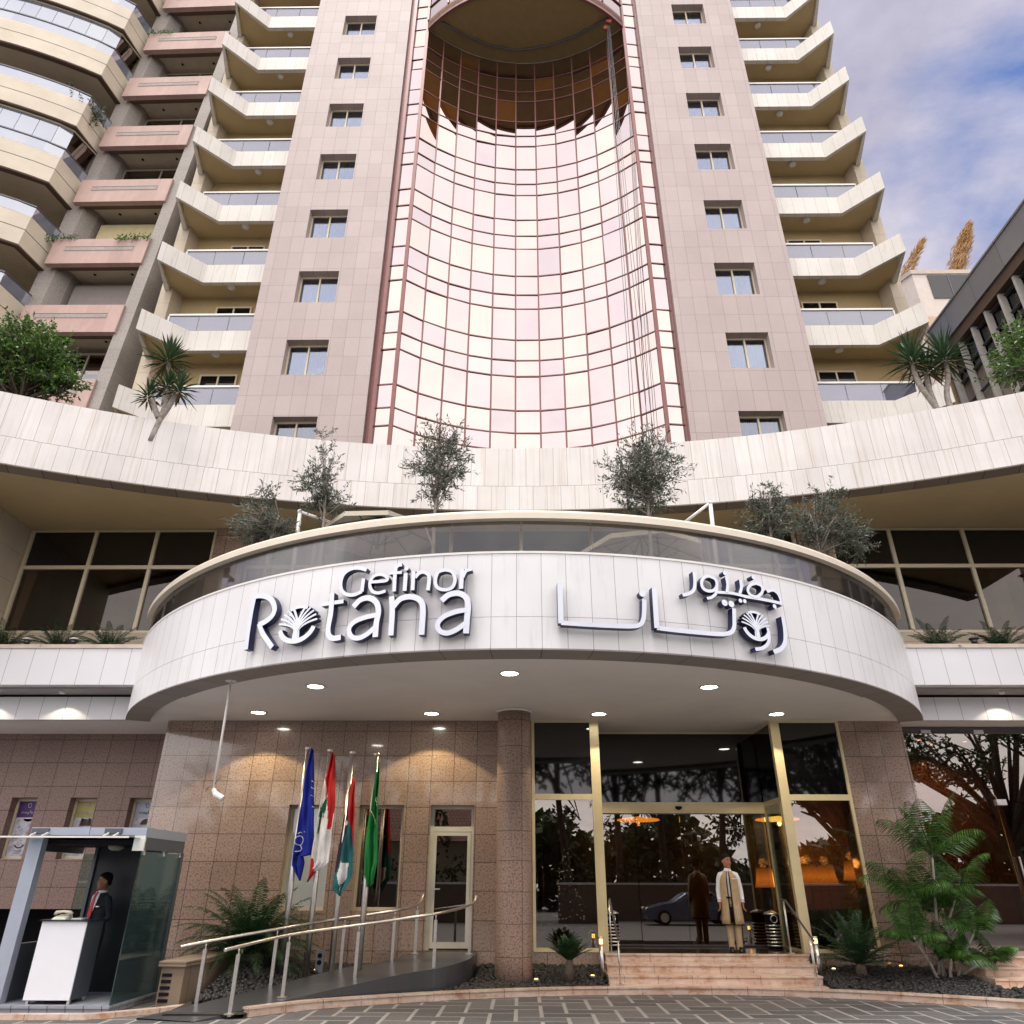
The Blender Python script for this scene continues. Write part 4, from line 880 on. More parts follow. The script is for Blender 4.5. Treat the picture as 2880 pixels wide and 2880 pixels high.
for lab, x in (('black and silver ringed ash bin inside the entrance at the right',5.36),('black and silver ringed ash bin inside the entrance at the left',1.92)):
    t = thing('ash_bin', lab, 'bin', (x,18.05,.54), 'ash bins in the entrance'); y = 18.05; z = .54
    b = MB(); b.lathe([(.15,z),(.15,z+.62),(.16,z+.63)], (x,y,0), 20); build(b, 'body', M['black'], t)
    b = MB()
    for k in range(7): b.lathe([(.154,z+.04+k*.062),(.16,z+.055+k*.062),(.154,z+.07+k*.062)], (x,y,0), 20)
    build(b, 'ring', M['steel'], t)
    b = MB(); b.lathe([(.16,z+.63),(.17,z+.645),(.10,z+.68),(.03,z+.70)], (x,y,0), 20); b.tube([(x+.07*math.cos(a), y-.155, z+.55+.07*math.sin(a)) for a in [2*PI*k/14 for k in range(15)]], .01, 5); build(b, 'lid', M['steel'], t)
# lobby lamps
for lab, x, y, z in (('lit amber pendant disc lamp hanging in the lobby behind the sliding doors',3.15,21.5,3.28),('lit amber pendant disc lamp seen through the right glass screen of the entrance',6.9,21.5,3.30)):
    t = thing('pendant_lamp', lab, 'lamp', (x,y,z), 'pendant lamps in the lobby')
    b = MB(); b.lathe([(.02,z+.10),(.55,z+.03),(.58,z),(.5,z-.015)], (x,y,0), 28); build(b, 'disc', emit('amber_disc', (1,.42,.07,1), 2.2), t); ld = bpy.data.lights.new('pendant_light', 'POINT'); ld.energy = 30; ld.color = (1,.55,.2); ld.shadow_soft_size = .05; lo = bpy.data.objects.new('pendant_light', ld); COL.objects.link(lo); lo.location = (x,y,z-.1); lo.parent = t; lo.matrix_parent_inverse = Matrix.Translation(-t.location); b = MB(); b.tube([(x,y,z+.08),(x,y,4.8)], .008, 6); build(b, 'cord', M['black'], t)
for lab, x, y, zz in (('lit amber table lamp nearest the right entrance window frame',7.1,20.3,1.98),('lit amber table lamp behind, right of the first in the lobby window',7.75,20.9,1.98),('lit amber table lamp deepest in the right lobby window',8.25,20.4,2.06),('lit amber table lamp seen through the doors beside the right glass screen',6.0,20.3,1.9),('lit amber lamp glowing behind the areca palm in the shop window',9.9,20.2,1.65)):
    t = thing('table_lamp', lab, 'lamp', (x,y,.52), 'amber lamps in the lobby')
    b = MB(); b.loft([[(x+r*c, y+r*s, z) for c, s in ((1,1),(-1,1),(-1,-1),(1,-1))] for r, z in ((.21,zz-.22),(.175,zz-.05),(.145,zz+.22))], 0, True, False); build(b, 'shade', M['shade_amber'], t)
    b = MB(); b.tube([(x,y,1.2),(x,y,zz-.1)], .012, 6); b.box(x-.35,y-.25,.53,x+.35,y+.25,1.2); build(b, 'base', M['dark_room'], t)
    ld = bpy.data.lights.new('table_lamp_light', 'POINT'); ld.energy = 6; ld.color = (1,.5,.15); ld.shadow_soft_size = .1; lo = bpy.data.objects.new('table_lamp_light', ld); COL.objects.link(lo); lo.location = (x,y,zz+.32); lo.parent = t; lo.matrix_parent_inverse = Matrix.Translation(-t.location)
# lit tree with tiny lamps and luggage trolley behind the left entrance window
t = thing('fairy_light_tree', 'dark tree with tiny white fairy lights behind the left entrance window', 'tree', (1.05,18.9,.52))
b = MB()
for k in range(80):
    a, h = U(0,6.28), U(.05,1.9); r = .55*(1-h/2.1)*U(.5,1)+.03; b.ball((1.05+r*math.cos(a), 18.9+r*math.sin(a), .6+h), .008, 5, 4)
build(b, 'fairy_light', emit('fairy_light', (.8,.9,1,1), 1.6), t)
b = MB()
for k in range(900):
    a, h = U(0,6.28), U(.0,1.95); r = .6*(1-h/2.1)*U(.3,1); p = Vector((1.05+r*math.cos(a), 18.9+r*math.sin(a), .6+h)); q = p+Vector((math.cos(a)*.12,math.sin(a)*.12,-.04)); s_ = Vector((-math.sin(a),math.cos(a),.2))*.02; b.face([p-s_,q,p+s_])
build(b, 'foliage', M['cycad_leaf'], t)
t = thing('luggage_trolley', 'chrome birdcage luggage trolley behind the left entrance window', 'trolley', (.55,18.3,.52))
b = MB()
for dx in (-.12,.02): b.tube([(.45+dx,18.2,.75),(.45+dx,18.2,1.9),(.42+dx,18.35,2.2),(.35+dx,18.55,2.32),(.3+dx,18.8,2.2),(.3+dx,18.9,.75)], .016, 8)
build(b, 'frame', M['steel'], t)
b = MB(); b.box(.2,18.1,.72,.75,19.,.78); build(b, 'deck', M['dark_steel'], t)
for dx, dy in ((.3,18.2),(.65,18.2),(.3,18.9),(.65,18.9)):
    b = MB(); b.tube([(dx-.02,dy,.62),(dx+.02,dy,.62)], .09, 14); build(b, 'wheel', M['dark_steel'], t)

# ------------------------------------------------------------------ posters in the left wing windows
cmap = [('tall purple topped spa poster in the leftmost wing window', -12.28,-11.66, (.045,.008,.11,1)), ('olive green topped spa poster in the middle wing window', -10.86,-10.22, (.38,.34,.12,1)), ('pale blue spa poster in the wing window beside the kiosk roof', -9.42,-8.78, (.42,.47,.58,1))]
for lab, x0, x1, c in cmap:
    f = MB(); y = 18.93
    f.box(x0,y,2.22,x0+.06,y+.08,3.56); f.box(x1-.05,y,2.22,x1,y+.08,3.56); f.box(x0+.06,y,3.50,x1-.05,y+.08,3.56); f.box(x0+.06,y,2.22,x1-.05,y+.08,2.28)
    part(f, 'wing_window', M['cream_frame'])
    t = thing('poster', lab, 'poster', (x0,y,2.3), 'posters in the wing windows')
    a, e = x0+.065, x1-.055; w_ = e-a; cx = (a+e)/2
    b = MB(); b.box(a,y+.03,2.285,e,y+.05,3.13); build(b, 'photo_panel', plain('pale_photo_print', (.50,.50,.56,1), .5, var=.45, scale=7.), t)
    b = MB(); b.box(a,y+.03,3.132,e,y+.05,3.495); build(b, 'title_panel', plain('poster_title', c, .5, var=.02), t)
    ink = plain('poster_ink', (.60,.62,.66,1) if 'pale blue' not in lab else (.10,.10,.14,1), .5)
    b = MB(); yy = y+.024
    b.tube([(cx+.012+.036*math.cos(q), yy, 3.40+.048*math.sin(q)) for q in [2*PI*k/16 for k in range(17)]], .006, 5)
    b.tube([(cx-.048,yy,3.41),(cx-.034,yy,3.425),(cx-.040,yy,3.443),(cx-.026,yy,3.452)], .005, 5)
    # cursive word
    lw = w_*.72; q = []; X = cx-lw/2; s = lw/6
    def o_(x): return [(x+.32*s+.28*s*math.cos(k*PI/4+PI/2), .0+.017*math.sin(k*PI/4+PI/2)) for k in range(9)]
    q += o_(X); q += [(X+.75*s,.012)]+[(X+.75*s+.14*s*k, (.016 if k%2 else -.016)) for k in range(1,6)]; q += [(X+1.6*s,-.016)]+o_(X+1.65*s)+[(X+2.35*s,-.016),(X+2.45*s,.016),(X+2.65*s,-.012),(X+2.9*s,.016),(X+2.8*s,-.04),(X+2.6*s,-.048),(X+2.7*s,-.03)]
    q += [(X+3.3*s,0.),(X+3.55*s,.05),(X+3.45*s,.05),(X+3.5*s,-.014),(X+3.8*s,-.010)]+o_(X+3.85*s)+[(X+4.6*s,-.016),(X+4.8*s,-.008)]
    b.tube([(px*1.0+(.5*s), yy, 3.24+pz) for px, pz in q], .0045, 4); build(b, 'poster_writing', ink, t)
    b = MB(); dk = plain('poster_dark_shapes', (.05,.03,.03,1), .6)
    if 'olive' in lab:
        for k in range(7): xx = a+w_*(.35+.09*k); b.bar((xx,yy,2.95),(xx+U(-.02,.03),yy,3.10+U(-.03,.02)), .05, .006)
        b2 = MB(); [b2.bar((a+w_*(.3+.14*q),yy,2.36),(a+w_*(.3+.14*q)+.06,yy,2.46), .010, .006) for q in range(4)]; build(b2, 'brush_image', dk, t)
    elif 'purple' in lab:
        for k in range(9): xx, zz = a+w_*U(.1,.9), U(2.5,3.05); b.bar((xx,yy,zz),(xx+U(.03,.07),yy,zz+U(.01,.05)), .010, .006)
        b.loft([[(a+w_*.6+rr*.11*math.cos(q_), yy, 3.10+rr*.06*min(0,math.sin(q_))) for q_ in [2*PI*k/14 for k in range(14)]] for rr in (1,.5)], 0)
        b.tube([(a+w_*.3,yy,2.52),(a+w_*.42,yy,2.47),(a+w_*.6,yy,2.47),(a+w_*.72,yy,2.53)], .014, 5)
    else:
        b.loft([[(cx+.06+rr*.14*math.cos(q_), yy+.002*(1-rr), 2.98+rr*.13*math.sin(q_)) for q_ in [PI*k/12 for k in range(13)]] for rr in (1,.2)], 0)
    build(b, 'poster_image', dk, t)
    if 'purple' in lab:
        b = MB()
        for k, zz in enumerate((2.40,2.35)): b.tube([(a+w_*(.35+.04*j), yy, zz+.012*math.sin(j*2.1+k)) for j in range(10-2*k)], .004, 4)
        build(b, 'poster_writing', plain('purple_ink', (.12,.04,.22,1), .5), t)
# ------------------------------------------------------------------ guard kiosk
KM = plain('grey_blue_panel', (.115,.128,.15,1), .38, .35, var=.06); KD = plain('dark_slate_panel', (.030,.034,.042,1), .35, .2, var=.1); KL = plain('light_grey_panel', (.40,.44,.53,1), .42, .25, var=.05)
k = thing('guard_kiosk', 'grey metal guard kiosk with glass side and open front', 'kiosk', (-7.05,13.6,0))
b = MB(); b.box(-8.02,12.88,.0,-6.12,14.5,.075); b.box(-8.02,12.86,.078,-6.10,14.5,.115); build(b, 'plinth', tiles('grey_plinth_tiles', (.36,.37,.42,1), (.32,.33,.37,1), (.10,.10,.11,1), .27, 5., .008, rough=.4), k)
b = MB(); b.box(-8.02,12.95,.116,-7.80,13.1,2.40); build(b, 'front_post', KL, k)
b = MB(); b.box(-8.0,13.1,.116,-7.88,14.4,.88); build(b, 'side_panel', KM, k); b = MB(); b.box(-8.0,13.1,2.2,-7.88,14.4,2.4); build(b, 'side_beam', KM, k)
b = MB(); b.box(-8.02,12.95,2.402,-6.12,14.52,2.545); b.box(-8.02,12.93,2.43,-7.06,12.948,2.545); b.box(-7.05,12.93,2.43,-6.12,12.948,2.545); build(b, 'roof', KL, k)
b = MB(); b.box(-6.25,12.97,2.215,-6.121,14.5,2.40); build(b, 'roof_side_fascia', KM, k)
b = MB(); b.box(-6.30,12.932,2.20,-6.12,12.968,2.428); build(b, 'corner_bracket', M['white_metal'], k)
b = MB(); b.box(-7.88,13.1,2.30,-6.26,14.4,2.36); build(b, 'ceiling', M['black'], k)
b = MB(); b.box(-7.60,14.40,.116,-6.70,14.50,2.30); b.box(-6.70,14.42,.116,-6.40,14.48,2.30); build(b, 'back_panel', KD, k)
b = MB(); b.box(-7.88,14.43,.9,-7.62,14.445,2.2); build(b, 'back_glass', M['clear_glass'], k)
b = MB(); b.box(-7.655,14.36,.116,-7.603,14.5,2.3); build(b, 'back_post', KM, k)
b = MB(); b.box(-6.128,12.90,.116,-6.112,14.42,2.19); build(b, 'glass_side', glass('bluish_kiosk_glass', (.62,.75,.76,1), (.9,1,1,1), .05, body=(.08,.125,.14,1), bodyfac=.28), k)
b = MB(); b.box(-6.16,14.40,.116,-6.10,14.5,2.215); build(b, 'rear_post', KM, k)
b = MB(); b.box(-8.25,12.55,2.378,-6.2,12.93,2.390); build(b, 'awning_glass', M['clear_glass'], k)
b = MB(); b.box(-8.25,12.54,2.372,-6.2,12.549,2.396); build(b, 'awning_edge', M['white_metal'], k)
for x in (-7.92,-7.72,-6.72,-6.56):
    b = MB(); b.bar((x,12.94,2.47),(x-.03,12.80,2.40),.022,.03); build(b, 'awning_bracket', M['white_metal'], k)
for x in (-7.86,-6.66):
    b = MB(); b.box(x-.14,12.905,2.455,x+.14,12.929,2.53); build(b, 'bracket_plate', KM, k)
for y in (12.98,13.7,14.35):
    b = MB(); b.bar((-6.12,y,2.215),(-6.12,y,2.14),.03,.05); b.tube([(-6.14,y,2.15),(-6.095,y,2.15)],.018,8); build(b, 'glass_clamp', M['steel'], k)
b = MB(); b.lathe([(.13,2.298),(.12,2.25),(.06,2.22)], (-6.85,13.5,0), 14); build(b, 'ceiling_lamp', plain('unlit_lamp_glass', (.35,.33,.28,1), .4), k)
c = thing('kiosk_counter', 'white fronted guard counter standing in the kiosk', 'counter', (-7.1,13.2,.116))
b = MB(); b.box(-7.47,12.96,.17,-6.77,12.985,1.20); build(b, 'front_panel', plain('white_glossy_panel', (.84,.85,.90,1), .22, var=.02), c)
b = MB(); b.box(-7.47,12.986,.17,-6.77,13.48,1.20); build(b, 'cabinet', KM, c)
b = MB(); b.box(-7.50,12.93,1.203,-6.74,13.52,1.222); build(b, 'counter_top', plain('dark_glass_top', (.03,.04,.05,1), .08), c)
for x in (-7.44,-6.82):
    for y in (13.0,13.42):
        b = MB(); b.box(x,y,.116,x+.04,y+.04,.168); build(b, 'foot', M['steel'], c)
t = thing('desk_phone', 'cream desk telephone on the kiosk counter', 'telephone', (-7.3,13.2,1.222))
b = MB(); b.loft([[(-7.42,13.1,1.223),(-7.2,13.1,1.223),(-7.2,13.32,1.223),(-7.42,13.32,1.223)],[(-7.40,13.12,1.25),(-7.22,13.12,1.25),(-7.22,13.31,1.29),(-7.40,13.31,1.29)]], 0, True, False); build(b, 'base', M['cream_rail'], t)
b = MB(); b.tube([(-7.44,13.22,1.29),(-7.42,13.2,1.315),(-7.31,13.2,1.33),(-7.2,13.2,1.315),(-7.18,13.22,1.29)], [.03,.026,.018,.026,.03], 8); build(b, 'handset', M['cream_rail'], t)
t = thing('notebook', 'pale paper notebook lying on the kiosk counter', 'notebook', (-7.0,13.25,1.223))
b = MB(); b.box(-7.13,13.15,1.224,-6.97,13.36,1.236); build(b, 'pages', M['white_metal'], t); b = MB(); b.tube([(-6.94,13.2,1.23),(-6.88,13.32,1.23)],.006,6); build(b, 'pen', M['navy'], t)
t = thing('umbrella', 'closed black umbrella hanging behind the kiosk glass', 'umbrella', (-6.22,14.3,1.0))
b = MB(); b.tube([(-6.22,14.3,.62),(-6.22,14.3,.75),(-6.22,14.3,1.15),(-6.22,14.3,1.22)],[.008,.035,.045,.02],10); build(b, 'canopy', M['black'], t)
b = MB(); b.tube([(-6.22,14.3,1.2),(-6.22,14.3,1.33),(-6.22,14.27,1.37),(-6.22,14.23,1.36),(-6.22,14.22,1.32)],.011,8); build(b, 'handle', M['dark_steel'], t)
M['dim_stone'] = tiles('shaded_weathered_stone', (.30,.23,.165,1), (.25,.19,.13,1), (.11,.08,.06,1), .6, .6, .007, rough=.6, dirt=.35, streak=(5., .6, .5, .8, (.24,.17,.11,1), .6))  # beige stone with the shade on this low wall darkened into its colours
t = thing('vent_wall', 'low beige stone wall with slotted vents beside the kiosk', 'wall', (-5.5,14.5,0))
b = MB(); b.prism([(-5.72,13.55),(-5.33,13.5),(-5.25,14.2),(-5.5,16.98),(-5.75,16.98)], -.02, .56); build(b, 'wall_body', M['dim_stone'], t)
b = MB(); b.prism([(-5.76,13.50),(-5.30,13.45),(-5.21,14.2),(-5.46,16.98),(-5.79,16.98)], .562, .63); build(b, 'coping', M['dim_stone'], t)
for i in range(5): b = MB(); b.box(-5.68,13.52,.08+i*.085,-5.52,13.56,.125+i*.085); build(b, 'vent_slot', M['black'], t)
tag(build(MB(), 'tmp', M['black']), kind='structure'); bpy.data.objects.remove(bpy.data.objects['tmp'])
b = MB(); b.wall([(-9.5,12.02),(-7.6,12.35),(-6.2,12.42),(-5.95,12.55),(-5.35,13.1),(-5.1,13.45)], -.05, .07, .16); struct(b, 'kerb', M['cream_marble'])

# ------------------------------------------------------------------ people
def person(name, label, loc, rz, head_rz, skin, hair, top, legs, style):
    root = thing(name, label, 'person', loc, None, rz); b = MB()
    SK = plain('skin', skin, .5, var=.04, scale=20.)
    E = lambda cx, cy, rx, ry, z, n=18: [(cx+rx*math.cos(2*PI*i/n), cy+ry*math.sin(2*PI*i/n), z) for i in range(n)]
    b.loft([E(0,.0,.085,.08,.86),E(0,0,.155,.11,.93),E(0,.0,.15,.105,1.05),E(0,.005,.15,.105,1.2),E(0,.01,.145,.10,1.33),E(0,.01,.115,.085,1.40),E(0,.012,.07,.06,1.45),E(0,.012,.055,.055,1.49)], 0)
    b.tube([(0,.015,1.44),(0,.0,1.56)], [.062,.056], 12)
    hb = MB()
    hb.loft([E(0,y_,rx,ry,z) for z,rx,ry,y_ in ((1.505,.022,.03,-.045),(1.52,.045,.058,-.022),(1.55,.062,.078,-.012),(1.59,.070,.088,-.004),(1.63,.073,.093,.0),(1.67,.073,.094,.004),(1.705,.066,.086,.008),(1.735,.045,.06,.01),(1.748,.015,.02,.01))], 0)
    hb.loft([[(dx,-.088+dy,z) for dx,dy in ((-w_,.02),(-w_*.5,-d),(w_*.5,-d),(w_,.02))] for z,w_,d in ((1.648,.010,.008),(1.62,.013,.018),(1.598,.018,.027),(1.588,.016,.016))], 0)
    hb.ball((0,-.085,1.566),(.026,.014,.010)); hb.ball((0,-.075,1.528),(.024,.02,.016))
    for s in (-1,1): hb.ball((s*.075,.012,1.615),(.012,.022,.034)); hb.ball((s*.03,-.080,1.640),(.017,.012,.009)); hb.ball((s*.042,-.06,1.595),(.02,.022,.022))
    Mh = Matrix.Translation((0,.0,1.49)) @ Matrix.Rotation(head_rz,4,'Z') @ Matrix.Scale(1.1,4) @ Matrix.Translation((0,0,-1.49)); hb.xform(Mh); n0 = len(b.v); b.mesh(hb.v, hb.f, 0, True)
    arms = {}
    for s in (-1,1):
        sh, el = Vector((s*.165,.01,1.375)), Vector((s*.222,.045,1.10)); wr = Vector((s*(.228 if style == 'door' else .17),-.03 if style == 'door' else -.17,.865 if style == 'door' else 1.0)); arms[s] = (sh, el, wr)
        b.tube([sh+Vector((-s*.06,0,.0)),sh,(sh+el)/2,el,(el+wr)/2,wr], [.030,.042,.042,.036,.032,.025], 12)
        d = (wr-el).normalized(); side = Vector((0,-1,0)) if style == 'door' else Vector((-s,0,0)); side = (side-d*side.dot(d)).normalized(); nrm = d.cross(side)
        pc_ = wr+d*.05
        b.loft([[wr+d*t+side*(a*w_)+nrm*(c*h) for a,c in ((1,0),(.7,.8),(0,1),(-.7,.8),(-1,0),(-.7,-.8),(0,-1),(.7,-.8))] for t,w_,h in ((-.01,.026,.020),(.03,.036,.018),(.07,.042,.016),(.095,.040,.013))], 0)
        for q,(off,ln) in enumerate(((.031,.070),(.011,.078),(-.010,.074),(-.030,.058))):
            p0 = wr+d*.085+side*off; cu = nrm*(.010*(-s)*1.0); b.tube([p0, p0+d*ln*.45+cu, p0+d*ln*.75+cu*2.6, p0+d*ln*.88+cu*4.6], [.0095,.009,.0085,.007], 8)
        p0 = wr+d*.02+side*.028; b.tube([p0, p0+d*.030+side*.022, p0+d*.062+side*.028-nrm*s*.008], [.013,.011,.008], 8)
    for s in (-1,1): b.tube([(s*.085,0,.92),(s*.085,.0,.7),(s*.08,.01,.48),(s*.077,.015,.3),(s*.075,.02,.07)], [.09,.078,.055,.052,.036], 12); b.ball((s*.085,-.04,.045),(.042,.115,.045))
    tmp = build(b, 'person_tmp', SK); rm = tmp.modifiers.new('r','REMESH'); rm.mode = 'VOXEL'; rm.voxel_size = .006; rm.use_smooth_shade = True
    s2 = tmp.modifiers.new('s','SMOOTH'); s2.factor = .5; s2.iterations = 3
    me = bpy.data.meshes.new_from_object(tmp.evaluated_get(bpy.context.evaluated_depsgraph_get())); bpy.data.objects.remove(tmp)
    bo = bpy.data.objects.new('body', me); COL.objects.link(bo); bo.parent = root
    def kid(mb, nm, mat): return build(mb, nm, mat, root, False)
    # face details and hair turn with the head
    hm = MB(); n = 20; rings = []
    for z,rx,ry,y_,front in ((1.575,.074,.088,.012,.45),(1.60,.077,.094,.010,.35),(1.64,.079,.099,.008,.1),(1.675,.080,.102,.008,-.55),(1.70,.078,.100,.008,-1.1),(1.73,.064,.083,.010,-1.1),(1.752,.040,.052,.012,-1.1),(1.763,.010,.013,.012,-1.1)):
        rings.append([(rx*math.cos(2*PI*i/n), (max(y_+ry*math.sin(2*PI*i/n), front*.09) if front > -1 else y_+ry*math.sin(2*PI*i/n)), z) for i in range(n)])
    hm.loft(rings, 0); hm.xform(Mh); kid(hm, 'hair', plain('dark_hair', hair, .8, var=.2, scale=60., spec=.12))
    fm = MB(); fm_b = MB(); lp = MB()
    for s in (-1,1): fm.ball((s*.029,-.0885,1.637),(.012,.006,.006)); fm_b.tube([(s*.012,-.0955,1.656),(s*.03,-.096,1.662),(s*.048,-.083,1.656)], .0045, 6)
    lp.tube([(-.026,-.090,1.566),(-.010,-.0985,1.568),(.010,-.0985,1.568),(.026,-.090,1.566)], [.003,.006,.006,.003], 6)
    for m_, nm, mt in ((fm,'eyes',plain('dark_eyes',(.03,.02,.015,1),.2)),(fm_b,'eyebrows',plain('brows',(.02,.015,.012,1),.8)),(lp,'lips',plain('lips',(.32,.12,.09,1),.5))): m_.xform(Mh); kid(m_, nm, mt)
    # trousers and shoes
    lm = MB()
    for s in (-1,1): lm.loft([E(s*(.072+.003*i),.01,rx,ry,z) for i,(z,rx,ry) in enumerate(((.045,.066,.085),(.07,.062,.078),(.25,.064,.078),(.48,.072,.085),(.70,.090,.102),(.86,.10,.118),(.93,.085,.11)))][::1], 0)
    lm.loft([E(0,.0,.165,.12,.80),E(0,0,.178,.128,.9),E(0,0,.165,.12,.99)], 0)
    kid(lm, 'trousers', plain('trouser_cloth', legs, .8, var=.12, scale=9.))
    sm = MB()
    for s in (-1,1): sm.loft([[(s*(.085+.03*(.045-ry*math.sin(q)))+rx*math.cos(q), -.045+ry*math.sin(q), z) for q in [2*PI*i/16 for i in range(16)]] for z,rx,ry in ((0.,.048,.135),(.02,.052,.142),(.055,.048,.12),(.085,.040,.075),(.10,.038,.06))], 0)
    kid(sm, 'shoes', plain('black_leather', (.012,.011,.011,1), .25))
    tw = MB(); tw.loft([E(0,.0,.172,.126,.86),E(0,0,.168,.122,1.0),E(0,.0,.164,.120,1.15),E(0,.008,.178,.125,1.28),E(0,.01,.172,.112,1.37),E(0,.012,.118,.085,1.435),E(0,.012,.070,.070,1.475),E(0,.010,.066,.068,1.505)], 0)
    for s in (-1,1):
        sh, el, wr = arms[s]; tw.tube([sh+Vector((-s*.08,0,.035)),sh+Vector((-s*.01,0,.005)),sh.lerp(el,.2),(sh+el)/2,el,(el+wr)/2,wr+(el-wr)*.12,wr+(el-wr)*.06], [.045,.058,.062,.057,.050,.045,.040,.041], 14)
    if style == 'door':
        kid(tw, 'shirt', plain('white_shirt_cloth', (.78,.78,.82,1), .8, var=.06, scale=12.))
        cf = MB()
        for s in (-1,1):
            sh, el, wr = arms[s]; a_ = wr+(el-wr)*.22; cf.tube([a_, a_+(wr-el)*.03], .0475, 14)
        kid(cf, 'cuff_band', M['black'])
        def vest(nm, mat, o, a0, a1, zs):
            v = MB(); n = 22; R1 = {.48:(.225,.175),.60:(.215,.168),.80:(.205,.158),.98:(.190,.146),1.12:(.184,.142),1.28:(.188,.142),1.37:(.160,.124),1.43:(.105,.098),1.452:(.095,.092)}
            rings = []
            for z in zs:
                rx, ry = R1[z]; ring = [((rx+o)*math.cos(q), (ry+o)*math.sin(q)+.006, z) for q in [a0+(a1-a0)*i/n for i in range(n+1)]]; inn = [((rx+o-.010)*math.cos(q), (ry+o-.010)*math.sin(q)+.006, z) for q in [a1+(a0-a1)*i/n for i in range(n+1)]]
                rings.append(ring+inn)
            v.loft(rings, 0); return kid(v, nm, mat)
        beige = plain('beige_wool', (.43,.31,.175,1), .85, var=.1, scale=14.); zs = [.48,.60,.80,.98,1.12,1.28,1.37,1.43,1.452]; c0 = -PI/2-.14
        vest('tunic', beige, 0., c0+.20, c0-.14+2*PI, zs)
        vest('tunic_trim', M['black'], .004, c0+.12, c0+.24, zs); vest('tunic_trim', M['black'], .004, c0-.18+2*PI, c0-.08+2*PI, zs)
        hmv = MB(); n = 40; hmv.loft([[(.229*math.cos(q), .179*math.sin(q)+.006, z) for q in [c0+.2+(2*PI-.34)*i/n for i in range(n+1)]]+[(.212*math.cos(q), .162*math.sin(q)+.006, z) for q in [c0+.2+(2*PI-.34)*(n-i)/n for i in range(n+1)]] for z in (.474,.492)], 0); kid(hmv, 'hem_trim', M['black'])
        sb = MB(); sb.loft([E(-.03,-.02,.10,.09,.52),E(-.02,-.03,.10,.09,.95)], 0); kid(sb, 'dark_lining', M['black'])
        eb = MB(); F_ = lambda q, z: ((.222)*math.cos(q), .172*math.sin(q)+.004, z)
        eb.tube([F_(-1.15,.54),F_(-1.14,.62),F_(-1.15,.72),F_(-1.17,.82)], .005, 5)
        for i, z in enumerate((.56,.60,.64,.68,.72,.76,.80)):
            for s in (-1,1): eb.tube([F_(-1.15,z),F_(-1.15+s*.10,z+.012),F_(-1.15+s*.20,z+.03),F_(-1.15+s*.22,z+.05-.02*(i%2)),F_(-1.15+s*.14,z+.045)], .004, 5)
        kid(eb, 'embroidery', plain('cream_thread', (.70,.64,.50,1), .7))
        nb = MB(); nb.box(.06,-.142,1.30,.13,-.128,1.318); kid(nb, 'name_badge', M['white_metal'])
        bt = MB(); bt.box(-.10,-.152,.955,-.01,-.140,.985); kid(bt, 'belt', M['black'])
    else:
        kid(tw, 'jacket', plain('navy_suit_cloth', top, .8, var=.1, scale=10.))
        jk = MB(); jk.loft([E(0,.0,.190,.140,.70),E(0,.0,.185,.136,.86),E(0,0,.178,.130,1.02),E(0,.0,.174,.128,1.15),E(0,.008,.188,.129,1.27)], 0); kid(jk, 'jacket_skirt', plain('navy_suit_skirt', top, .8))
        sv_ = MB(); sv_.mesh([(-.055,-.146,1.24),(0,-.150,1.10),(.055,-.146,1.24),(.075,-.115,1.42),(.05,-.078,1.49),(-.05,-.078,1.49),(-.075,-.115,1.42),(0,-.150,1.25),(0,-.125,1.42),(0,-.095,1.49)], [(0,1,7),(1,2,7),(0,7,8,6),(7,2,3,8),(6,8,9,5),(8,3,4,9)]); sv_.loft([E(0,.010,.074,.075,1.455),E(0,.008,.069,.072,1.505)],0); kid(sv_, 'shirt_front', plain('white_shirt', (.78,.78,.82,1), .7))
        tm = MB(); tm.loft([[(-w_,y_,z),(w_,y_,z),(w_,y_-.012,z),(-w_,y_-.012,z)] for z,w_,y_ in ((1.06,.010,-.153),(1.14,.038,-.156),(1.25,.034,-.154),(1.42,.020,-.130),(1.44,.028,-.122),(1.485,.024,-.10))], 0, True, False); kid(tm, 'red_tie', plain('red_tie_cloth', (.50,.012,.02,1), .5))
        nb = MB(); nb.box(.075,-.138,1.255,.14,-.120,1.275); kid(nb, 'name_badge', M['white_metal'])
    return root
person('person', 'doorman in a beige sleeveless coat and white shirt standing at the top of the steps', (4.26,16.98,.54), R_(-8), R_(30), (.40,.165,.105,1), (.018,.013,.012,1), None, (.42,.31,.19,1), 'door')
person('person', 'guard in a dark navy suit and red tie standing behind the kiosk counter', (-7.18,14.02,.116), R_(-22), R_(-30), (.30,.13,.075,1), (.010,.008,.008,1), (.008,.010,.018,1), (.010,.011,.016,1), 'guard')
